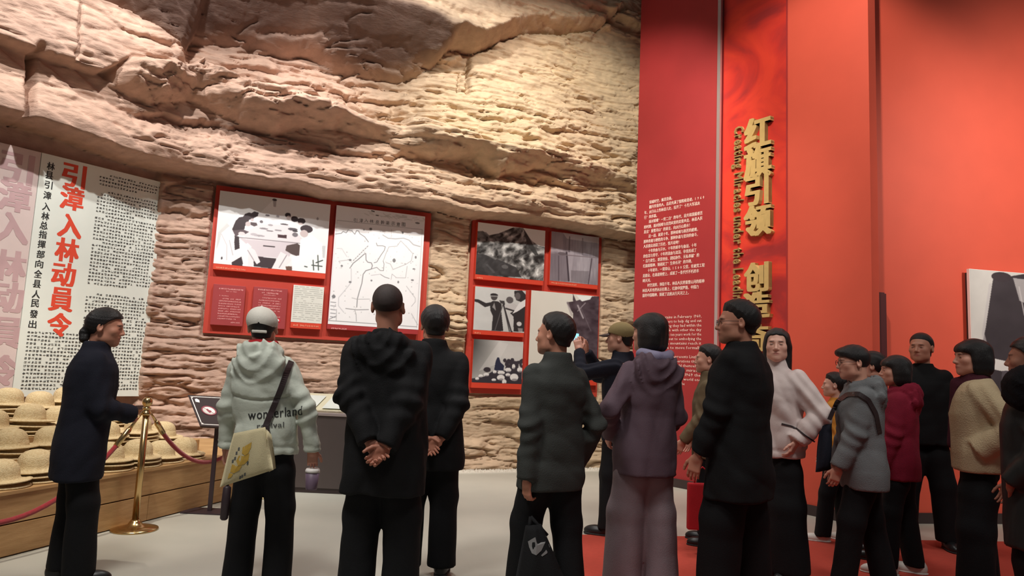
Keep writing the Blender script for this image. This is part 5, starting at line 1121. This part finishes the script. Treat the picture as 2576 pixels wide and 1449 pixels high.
# 12 dark ponytail behind, 13 maroon jacket
L_ = person('L', 'dark-haired visitor in black glimpsed between the grey coat and the maroon jacket', 2192, 884, 5.6, 60, dict(mat=BLK, w=.20, dp=.14, hem=.72, collar=.02), dict(mat=BLK2), hair='pony', tone='a', fem=True, wr=(.2, .1, .82), wl=(-.2, .1, .82), seed=12)
Mq = person('M', 'woman with black hair in a maroon hooded jacket behind the grey-coated visitor', 2252, 893, 5.15, 62, dict(mat=MAR, w=.20, dp=.145, hem=.72, sl=.07, hood=True, amp=.012), dict(mat=BLK2, thigh=.10, knee=.08, cuff=.075), hair='bob', tone='a', fem=True, hy=14, wr=(.2, .08, .84), wl=(-.2, .12, .82), seed=13, shoe='shoe_white', feet=((.10, -.10), (-.10, .10)))
# 14 man facing the camera
N_ = person('N', 'crop-haired man in a black sweater facing the camera against the red wall', 2320, 838, 6.05, 158, dict(mat=BLK, w=.225, dp=.15, hem=.80, hemw=.205, sl=.072, cuff=.05, collar=.0, amp=.010), dict(mat=BLK2, thigh=.11, knee=.09, cuff=.09), hair='crop', tone='b', hy=-26, hp=3, wr=(.08, -.17, .88), wl=(-.07, -.17, .88), pr=(1, -.2, .1), plf=(-1, -.2, .1), seed=14, feet=((.16, .0), (-.15, .02)))
# 15 cream vest
O_ = person('O', 'woman with a short black bob in a cream fleece vest over maroon, facing left', 2445, 852, 4.5, 66, dict(mat=CRM, name='fleece_vest', w=.215, dp=.150, hem=.84, hemw=.212, sl=.085, cuff=.08, amp=.010, fq=18, sh=.01, sleeves=True, cuff_back=.02, nk=1.430), dict(mat=BLK2, thigh=.118, knee=.105, cuff=.11), hair='bob', tone='a', fem=True, hy=16, hp=0, wr=(.17, .04, .98), wl=(-.18, .02, .98), pr=(.8, -1, .1), plf=(-.5, -1, .1), hl=dict(dir=(.5, .8, -.4), palm=(1, -.2, 0), curl=.6), hr=dict(dir=(-.5, .8, -.4), palm=(-1, -.2, 0), curl=.6), seed=15, hi=1.05, feet=((.11, -.02), (-.11, .05)))
# 16 right edge
Q_ = person('Q', 'visitor in a long dark coat with black fur hood, cut off by the right edge', 2590, 846, 3.75, 48, dict(mat=DGR, w=.225, dp=.165, hem=.55, hemw=.25, sl=.08, cuff=.06, amp=.012, fq=18), dict(mat=BLK2, thigh=.12, knee=.11, cuff=.11), hair='bun', tone='d', fem=True, wr=(.2, .15, .85), wl=(-.20, .10, .88), hl=dict(dir=(.7, .1, -.6), palm=(0, -1, 0), curl=.8), seed=16)
# 17 ochre top behind
R_ = person('R', 'short visitor in an ochre top and white shoes glimpsed behind the grey-coated visitor', 2098, 938, 6.1, 66, dict(mat=YEL, w=.20, dp=.14, hem=.78, collar=.0), dict(mat=BLK2), hair='short', tone='c', fem=True, shoe='shoe_white', wr=(.2, .1, .85), wl=(-.2, .1, .85), seed=17, feet=((.1, -.1), (-.1, .14)))
# ------------------------------------------------------------------ things worn and carried
def bvh_of(o):
    bpy.context.view_layer.update(); mw = o.matrix_world; me = o.data; V = [mw @ v.co for v in me.vertices]; return BVHTree.FromPolygons(V, [tuple(p.vertices) for p in me.polygons])
def hit(tree, px, py, off=.004):
    r = Vector(ray(px, py)).normalized(); h = tree.ray_cast(Vector(CO), r)
    if h[0] is None: return None
    n = h[1] if h[1].dot(r) < 0 else -h[1]; return h[0] - r * off
def to_local(root, pts):
    bpy.context.view_layer.update(); mi = root.matrix_world.inverted(); return [mi @ Vector(p) for p in pts]
def ribbon(name, tree, path, w, m_, parent, off=.006, n=40, fallY=None, th=.004):
    """a strap lying on a garment: follows the cloth where there is cloth"""
    P = np.array(path, float); L = np.r_[0, np.cumsum(np.hypot(*np.diff(P, axis=0).T))]; t = np.linspace(0, L[-1], n); X = np.interp(t, L, P[:, 0]); Y = np.interp(t, L, P[:, 1])
    a_, b_ = [], []; last = fallY
    for i in range(n):
        dx, dy = X[min(i + 1, n - 1)] - X[max(i - 1, 0)], Y[min(i + 1, n - 1)] - Y[max(i - 1, 0)]; l = math.hypot(dx, dy) + 1e-6; nx, ny = -dy / l * w / 2, dx / l * w / 2
        row = []
        for s in (-1, 1):
            h = hit(tree, X[i] + s * nx, Y[i] + s * ny, off)
            if h is None: h = Vector(at(X[i] + s * nx, Y[i] + s * ny, last))
            else: last = h.y
            row.append(h)
        a_.append(row[0]); b_.append(row[1])
    V = []; Fs = []
    for i in range(n):
        d = Vector(CO) - a_[i]; d.normalize(); V += [a_[i], b_[i], a_[i] - d * th * 1.0 + d * th, b_[i], ]
    V = []; 
    for i in range(n):
        d = (Vector(CO) - a_[i]).normalized(); V += [a_[i] + d * th, b_[i] + d * th, b_[i] - d * .004, a_[i] - d * .004]
    for i in range(n - 1):
        for k in range(4): k2 = (k + 1) % 4; Fs.append((i * 4 + k, i * 4 + k2, (i + 1) * 4 + k2, (i + 1) * 4 + k))
    Fs += [(3, 2, 1, 0), tuple((n - 1) * 4 + k for k in range(4))]
    V = to_local(parent, V); b = MB(); b.add(V, Fs, False); return b.build(name, m_, parent)
BJ = bvh_of(B['jk'])
def cloth_print(tree, txt, x0, y0, x1, y1, hpx, parent, m_, name):
    """lettering printed on the cloth; baseline runs from (x0,y0) to (x1,y1)"""
    tot = 0; gl = []
    for ch in txt: V, Fs = glyph(ch, 0, 3); adv = (V[:, 0].max() + .07) if len(V) else .3; gl.append((V, Fs, tot)); tot += adv
    VV, FF = [], []
    for V, Fs, a in gl:
        for bx in (-.012, .012):
            b = len(VV)
            for x, y in V:
                t = (a + x + bx) / tot; px_ = x0 + (x1 - x0) * t; py_ = y0 + (y1 - y0) * t - y * hpx; h = hit(tree, px_, py_, .003) or Vector(at(px_, py_, 4.05)); VV.append(h)
            FF += [tuple(b + i for i in f) for f in Fs]
    me = mesh_pd(name, to_local(parent, VV), FF); o = link(name, me, parent, m_); o['kind'] = 'stuff'; return o
cloth_print(BJ, 'wonderland', 624, 1056, 762, 1044, 34, B['rt'], M['black_ink'], 'jacket_lettering')
cloth_print(BJ, 'revival', 645, 1078, 716, 1074, 19, B['rt'], M['grey_ink'], 'jacket_lettering')
# cap worn backwards-on view: crown, arch opening with strap, brim in front
M['cap_white'] = cloth('white_cotton_cap', (214, 210, 200), .85, .15)
def capfn(q, brim=True):
    x, y, z = q[:, 0], q[:, 1], q[:, 2]; d = ell(q, (0, -.012, .042), (.095, .115, .094)); lim = np.interp(y, [-.12, -.04, .06, .12], [-.028, .004, .034, .040]); d = smax(d, lim - z, .006)
    inn = ell(q, (0, -.012, .040), (.080, .100, .078)); d = np.maximum(d, -inn - .0) if False else d
    d = smax(d, -ell(q, (0, -.125, -.016), (.030, .045, .034)), .004); seam = np.minimum(np.abs(x), np.abs(x * .5 - (y + .012) * .866)); seam = np.minimum(seam, np.abs(x * .5 + (y + .012) * .866)); d = d + .0018 * np.exp(-(seam / .003) ** 2)
    d = np.minimum(d, ell(q, (0, -.012, .136), (.008, .008, .005)))
    return d
def cap(I, m_, mb_, name='cap'):
    c = head_piece(I, name, capfn, (-.12, -.15, -.06), (.12, .13, .16), .0048, m_)
    def bf(q): d = np.abs(q[:, 2] - .040 + .9 * (q[:, 0] ** 2) * 4 + .25 * (q[:, 1] - .08)) - .004; return np.maximum(d, ell(q, (0, .095, .03), (.076, .085, .09)) )
    br = lambda q: np.maximum(bf(q), .075 - q[:, 1])
    b = head_piece(I, 'brim', br, (-.10, .05, -.04), (.10, .20, .08), .005, mb_); b.parent = c; return c
cB = cap(B, M['cap_white'], M['cap_white'])
def st(q): d = rbox(q, (0, -.112, -.026), (.045, .007, .009), .004); return d
o = head_piece(B, 'cap_strap', st, (-.06, -.14, -.05), (.06, -.09, .01), .004, M['cap_white'])
o.parent = cB
M['cap_tan'] = cloth('tan_cap', (140, 122, 84), .85, .2); cap(F, M['cap_tan'], M['base'])
# red collar of the white-cap visitor
def scarf(q_): return None
b = MB(); ctr = B['W'](np.array([[0, -.012, 1.475]]))[0]; b.tube([(ctr[0] + .070 * math.cos(a), ctr[1] + .066 * math.sin(a), ctr[2] + .004 * math.sin(3 * a)) for a in np.linspace(0, 2 * PI, 25)], .020, 10, False); b.build('red_collar', RED, B['rt'])
# lilac lining roll on the plum hood
def put_held(name, loc, label, cat, rz=0): e = empty(name, tuple(loc), rz); tag(e, label, cat); return e
# tote bag
Yt = 3.93; tb = put_held('tote_bag', at(620, 1225, Yt), 'cream cotton tote bag with a yellow print hanging at the white-cap visitor\'s hip', 'bag'); T0 = np.array(tb.location)
cq = [at(588, 1090, Yt + .02), at(668, 1074, Yt + .02), at(688, 1182, Yt), at(552, 1226, Yt)]
def quadgrid(c, n, bulge, back):
    V = []
    for i in range(n):
        for j in range(n):
            u, v = j / (n - 1), i / (n - 1); p = (c[0] * (1 - u) + c[1] * u) * (1 - v) + (c[3] * (1 - u) + c[2] * u) * v
            p = p + np.array([0, -1, 0]) * (bulge * (math.sin(PI * u) ** .5) * (math.sin(PI * min(v * .9 + .08, 1)) ** .5) * (1 if not back else -1) + .004 * math.sin(u * 14 + v * 5)); V.append(p - T0)
    return V
def pouch(c, n, b1_, b2_, name, m_, parent):
    V = quadgrid(c, n, b1_, False) + quadgrid(c, n, b2_, True); Fs = []
    for i in range(n - 1):
        for j in range(n - 1):
            a = i * n + j; Fs.append((a, a + n, a + n + 1, a + 1)); a += n * n; Fs.append((a, a + 1, a + n + 1, a + n))
    per = [j for j in range(n)] + [i * n + n - 1 for i in range(1, n)] + [(n - 1) * n + j for j in range(n - 2, -1, -1)] + [i * n for i in range(n - 2, 0, -1)]
    for a, b_ in zip(per, per[1:] + per[:1]): Fs.append((a, b_, b_ + n * n, a + n * n))
    b = MB(); b.add(V, Fs, True); return b.build(name, m_, parent)
CAN = cloth('cream_canvas', (196, 184, 148), .9, .3, 260); pouch(cq, 14, .035, .035, 'bag_body', CAN, tb)
gq = [at(670, 1080, Yt + .01), at(684, 1096, Yt + .10), at(694, 1178, Yt + .10), at(676, 1188, Yt)]; pouch(gq, 6, .012, .012, 'side_gusset', CAN, tb)
tree_t = bvh_of([c for c in tb.children if c.name.startswith('bag_body')][0])
ybr = mat('mustard_print', (186, 150, 62), .8)
def blot(pts, nm, m_):
    V = [hit(tree_t, x, y, .002) or Vector(at(x, y, Yt - .03)) for x, y in pts]; c = hit(tree_t, sum(p[0] for p in pts) / len(pts), sum(p[1] for p in pts) / len(pts), .002); V = to_local(tb, V + [c]); n = len(pts); b = MB(); b.add(V, [(i, (i + 1) % n, n) for i in range(n)]); o = b.build(nm, m_, tb); o['kind'] = 'stuff'; return o
zz = lambda p: (500 + p[0] / 2.103, 760 + p[1] / 2.103)
for pts in ([(232, 768), (262, 752), (280, 740), (276, 770), (262, 800), (244, 812), (228, 800)], [(212, 812), (240, 815), (268, 800), (262, 836), (240, 858), (208, 866), (198, 840)], [(176, 858), (206, 868), (230, 862), (214, 890), (186, 906), (166, 900)], [(160, 905), (182, 908), (172, 926), (152, 936)]): blot([zz(p) for p in pts], 'yellow_print', ybr)
for x, y in ((208, 770), (196, 792), (188, 820), (255, 845), (240, 905), (226, 915), (215, 922), (176, 835)): blot([zz((x, y)), zz((x + 9, y - 3)), zz((x + 8, y + 14)), zz((x - 2, y + 16))], 'grey_print', M['grey_ink'])
ribbon('shoulder_strap', BJ, [(733, 908), (722, 935), (706, 980), (690, 1020), (676, 1052), (668, 1072), (676, 1100), (679, 1140)], 15, M['sign_black'], tb, .010, 46, 4.0)
# folded umbrella
um = put_held('folded_umbrella', at(572, 1222, 4.12), 'dark folded umbrella hanging below the cream tote bag', 'umbrella'); U0 = Vector(um.location); U1 = Vector(at(563, 1308, 4.12)) - U0
b = MB(); b.tube([U1 * 0, U1 * .05, U1 * .5, U1 * .95, U1], [.012, .022, .024, .022, .014], 14); b.build('canopy', M['post'], um); b = MB(); b.tube([-U1 * .25, U1 * 0], .008, 8); b.tube([-U1 * .25 + Vector((.018 * math.sin(a), 0, .018 - .018 * math.cos(a))) for a in np.linspace(0, 4.5, 9)], .006, 8); b.build('handle', M['post'], um)
# lidded cup in her right hand
wB = world(B, B['W'](np.array([B['wr']]))[0]); cpp = at(783, 1232, wB[1] + .02); cu_ = put_held('lidded_cup', cpp, 'purple travel cup with a white lid in the white-cap visitor\'s right hand', 'cup')
b = MB(); b.lathe([(0, 0), (.030, 0), (.034, .01), (.040, .10), (.0, .10)], 20); b.build('cup_body', mat('muted_purple_cup', (116, 96, 116), .5), cu_); b = MB(); b.lathe([(0, .10), (.042, .10), (.042, .112), (.036, .122), (.0, .124)], 20); b.build('lid', M['sign_white'], cu_)
# phone held by the visitor in the tan cap
hw_ = (np.array(F['wr']) + np.array(F['wl'])) / 2; ph_l = F['W'](np.array([[hw_[0], hw_[1] + .075, hw_[2] + .115]]))[0]; pw = world(F, ph_l)
ph = put_held('smartphone', pw, 'dark smartphone with a bright blue-white screen held up in both hands', 'phone', F['rt'].rotation_euler.z)
b = MB(); b.box(-.075, .075, -.004, .004, -.038, .038); b.build('phone_body', M['sign_black'], ph, .003)
scr = mat('lit_phone_screen', (120, 200, 235), .3, emit=1.6); b = MB(); b.box(-.069, .069, -.0055, -.004, -.033, .033); b.build('screen', scr, ph)
# dark bag in the charcoal-jacket man's hand
bgp = at(1385, 1452, 3.95); bg = put_held('cloth_bag', bgp, 'black soft bag with a grey emblem held by the man in charcoal', 'bag'); T0 = np.array(bg.location)
c_ = [at(1322, 1322, 3.93), at(1362, 1318, 3.93), at(1440, 1500, 3.90), at(1288, 1500, 3.90)]; bb_ = pouch(c_, 14, .055, .05, 'bag_body', BLK, bg); tree_b = bvh_of(bb_)
def blot2(pts, m_, nm):
    V = [hit(tree_b, x, y, .003) or Vector(at(x, y, 3.85)) for x, y in pts]; c = hit(tree_b, sum(p[0] for p in pts) / len(pts), sum(p[1] for p in pts) / len(pts), .003) or Vector(at(pts[0][0], pts[0][1], 3.85)); V = to_local(bg, V + [c]); n = len(pts); b = MB(); b.add(V, [(i, (i + 1) % n, n) for i in range(n)]); return b.build(nm, m_, bg)
gq_ = mat('grey_emblem', (120, 118, 118), .6)
blot2([(1328, 1362), (1345, 1352), (1374, 1348), (1371, 1366), (1362, 1385), (1349, 1397), (1338, 1392), (1331, 1376)], gq_, 'emblem'); blot2([(1381, 1368), (1383, 1376), (1376, 1392), (1364, 1400), (1361, 1397), (1372, 1386)], gq_, 'emblem')
hd_ = [Vector(at(1335, 1300, 3.93)) - Vector(bgp), Vector(at(1332, 1322, 3.93)) - Vector(bgp), Vector(at(1330, 1345, 3.93)) - Vector(bgp)]; b = MB(); b.tube(hd_, .010, 8); b.tube([h + Vector((.05, 0, 0)) * i for i, h in enumerate(hd_)], .010, 8); b.build('handle', BLK, bg)
# red bag of the half hidden visitor
rb = put_held('red_bag', at(1745, 1332, 5.45), 'narrow dark red bag hanging beside the tall man in the black coat', 'bag'); b = MB(); b.box(-.05, .16, -.03, .03, 0, .34); b.build('bag_body', RED, rb, .012)
b = MB(); b.tube([(.0, 0, .33), (.01, 0, .42), (.06, 0, .46), (.11, 0, .42), (.12, 0, .33)], .006, 8); b.build('handle', RED, rb)
# shoulder bag of the grey coat visitor
KJ = bvh_of(K['jk']); sbp = at(2066, 1195, 4.62); sb = put_held('shoulder_bag', sbp, 'dark bag carried in front by the visitor in the grey coat', 'bag'); T0 = np.array(sb.location)
c_ = [at(2062, 1072, 4.70), at(2092, 1064, 4.70), at(2090, 1180, 4.66), at(2052, 1188, 4.66)]; pouch(c_, 10, .05, .05, 'bag_body', NAVY, sb)
ribbon('shoulder_strap', KJ, [(2086, 1056), (2106, 1010), (2130, 992), (2160, 990), (2185, 1006), (2204, 1040), (2214, 1090)], 11, M['sign_black'], sb, .008, 40, 4.6)
# fur collar of the coat at the right edge
def fur(P): 
    d = smin(ell(P, (-.16, .0, 1.40), (.13, .13, .14)), ell(P, (0, -.09, 1.40), (.19, .11, .11)), .05); d = smin(d, ell(P, (.14, .02, 1.40), (.12, .12, .12)), .05); return d + folds(P, 4, .012, 90) + .004 * np.sin(P[:, 0] * 300) * np.sin(P[:, 2] * 280)
V, Qq = mesh_field(fur, (-.34, -.24, 1.18), (.30, .18, 1.58), .010); link('fur_hood', mesh_np('fur_hood', Q_['W'](V), Qq), Q_['rt'], FUR)
# dark scarf and placket of the cream vest
def scf(P): d = smin(prof_sd(P, [(1.385, .105, .098, .0), (1.47, .078, .078, -.008)], 2.1), cone(P, (.01, .10, 1.40), (.02, .138, 1.0), .040, .028), .03); return smax(d, -prof_sd(P, [(1.38, .06, .058, -.012), (1.6, .068, .066, -.01)], 2), .006) + folds(P, 31, .006, 40)
V, Qq = mesh_field(scf, (-.14, -.14, .94), (.14, .22, 1.50), .010); link('maroon_scarf', mesh_np('scarf', O_['W'](V), Qq), O_['rt'], DKM)

# lilac lining showing inside the plum hood, drawstring of the off-white jacket
def lin_(P):
    zc_ = 1.425 - .012; d = cone(P, (-.098, -.060, zc_ + .028), (-.03, -.122, zc_ + .006), .034, .032); d = smin(d, cone(P, (-.03, -.122, zc_ + .006), (.05, -.116, zc_ + .010), .032, .034), .02); d = smin(d, cone(P, (.05, -.116, zc_ + .010), (.100, -.055, zc_ + .030), .034, .030), .02); return d + folds(P, 77, .006, 60)
V, Qq = mesh_field(lin_, (-.14, -.16, 1.34), (.14, 0, 1.47), .008); link('hood_lining', mesh_np('hood_lining', G['W'](V), Qq), G['rt'], LAV)
JJ = bvh_of(J['jk']); ribbon('drawstring', JJ, [(1966, 1066), (1990, 1072), (2004, 1078), (2026, 1096), (2050, 1112)], 4, M['sign_black'], J['rt'], .004, 30, 4.8, .002)
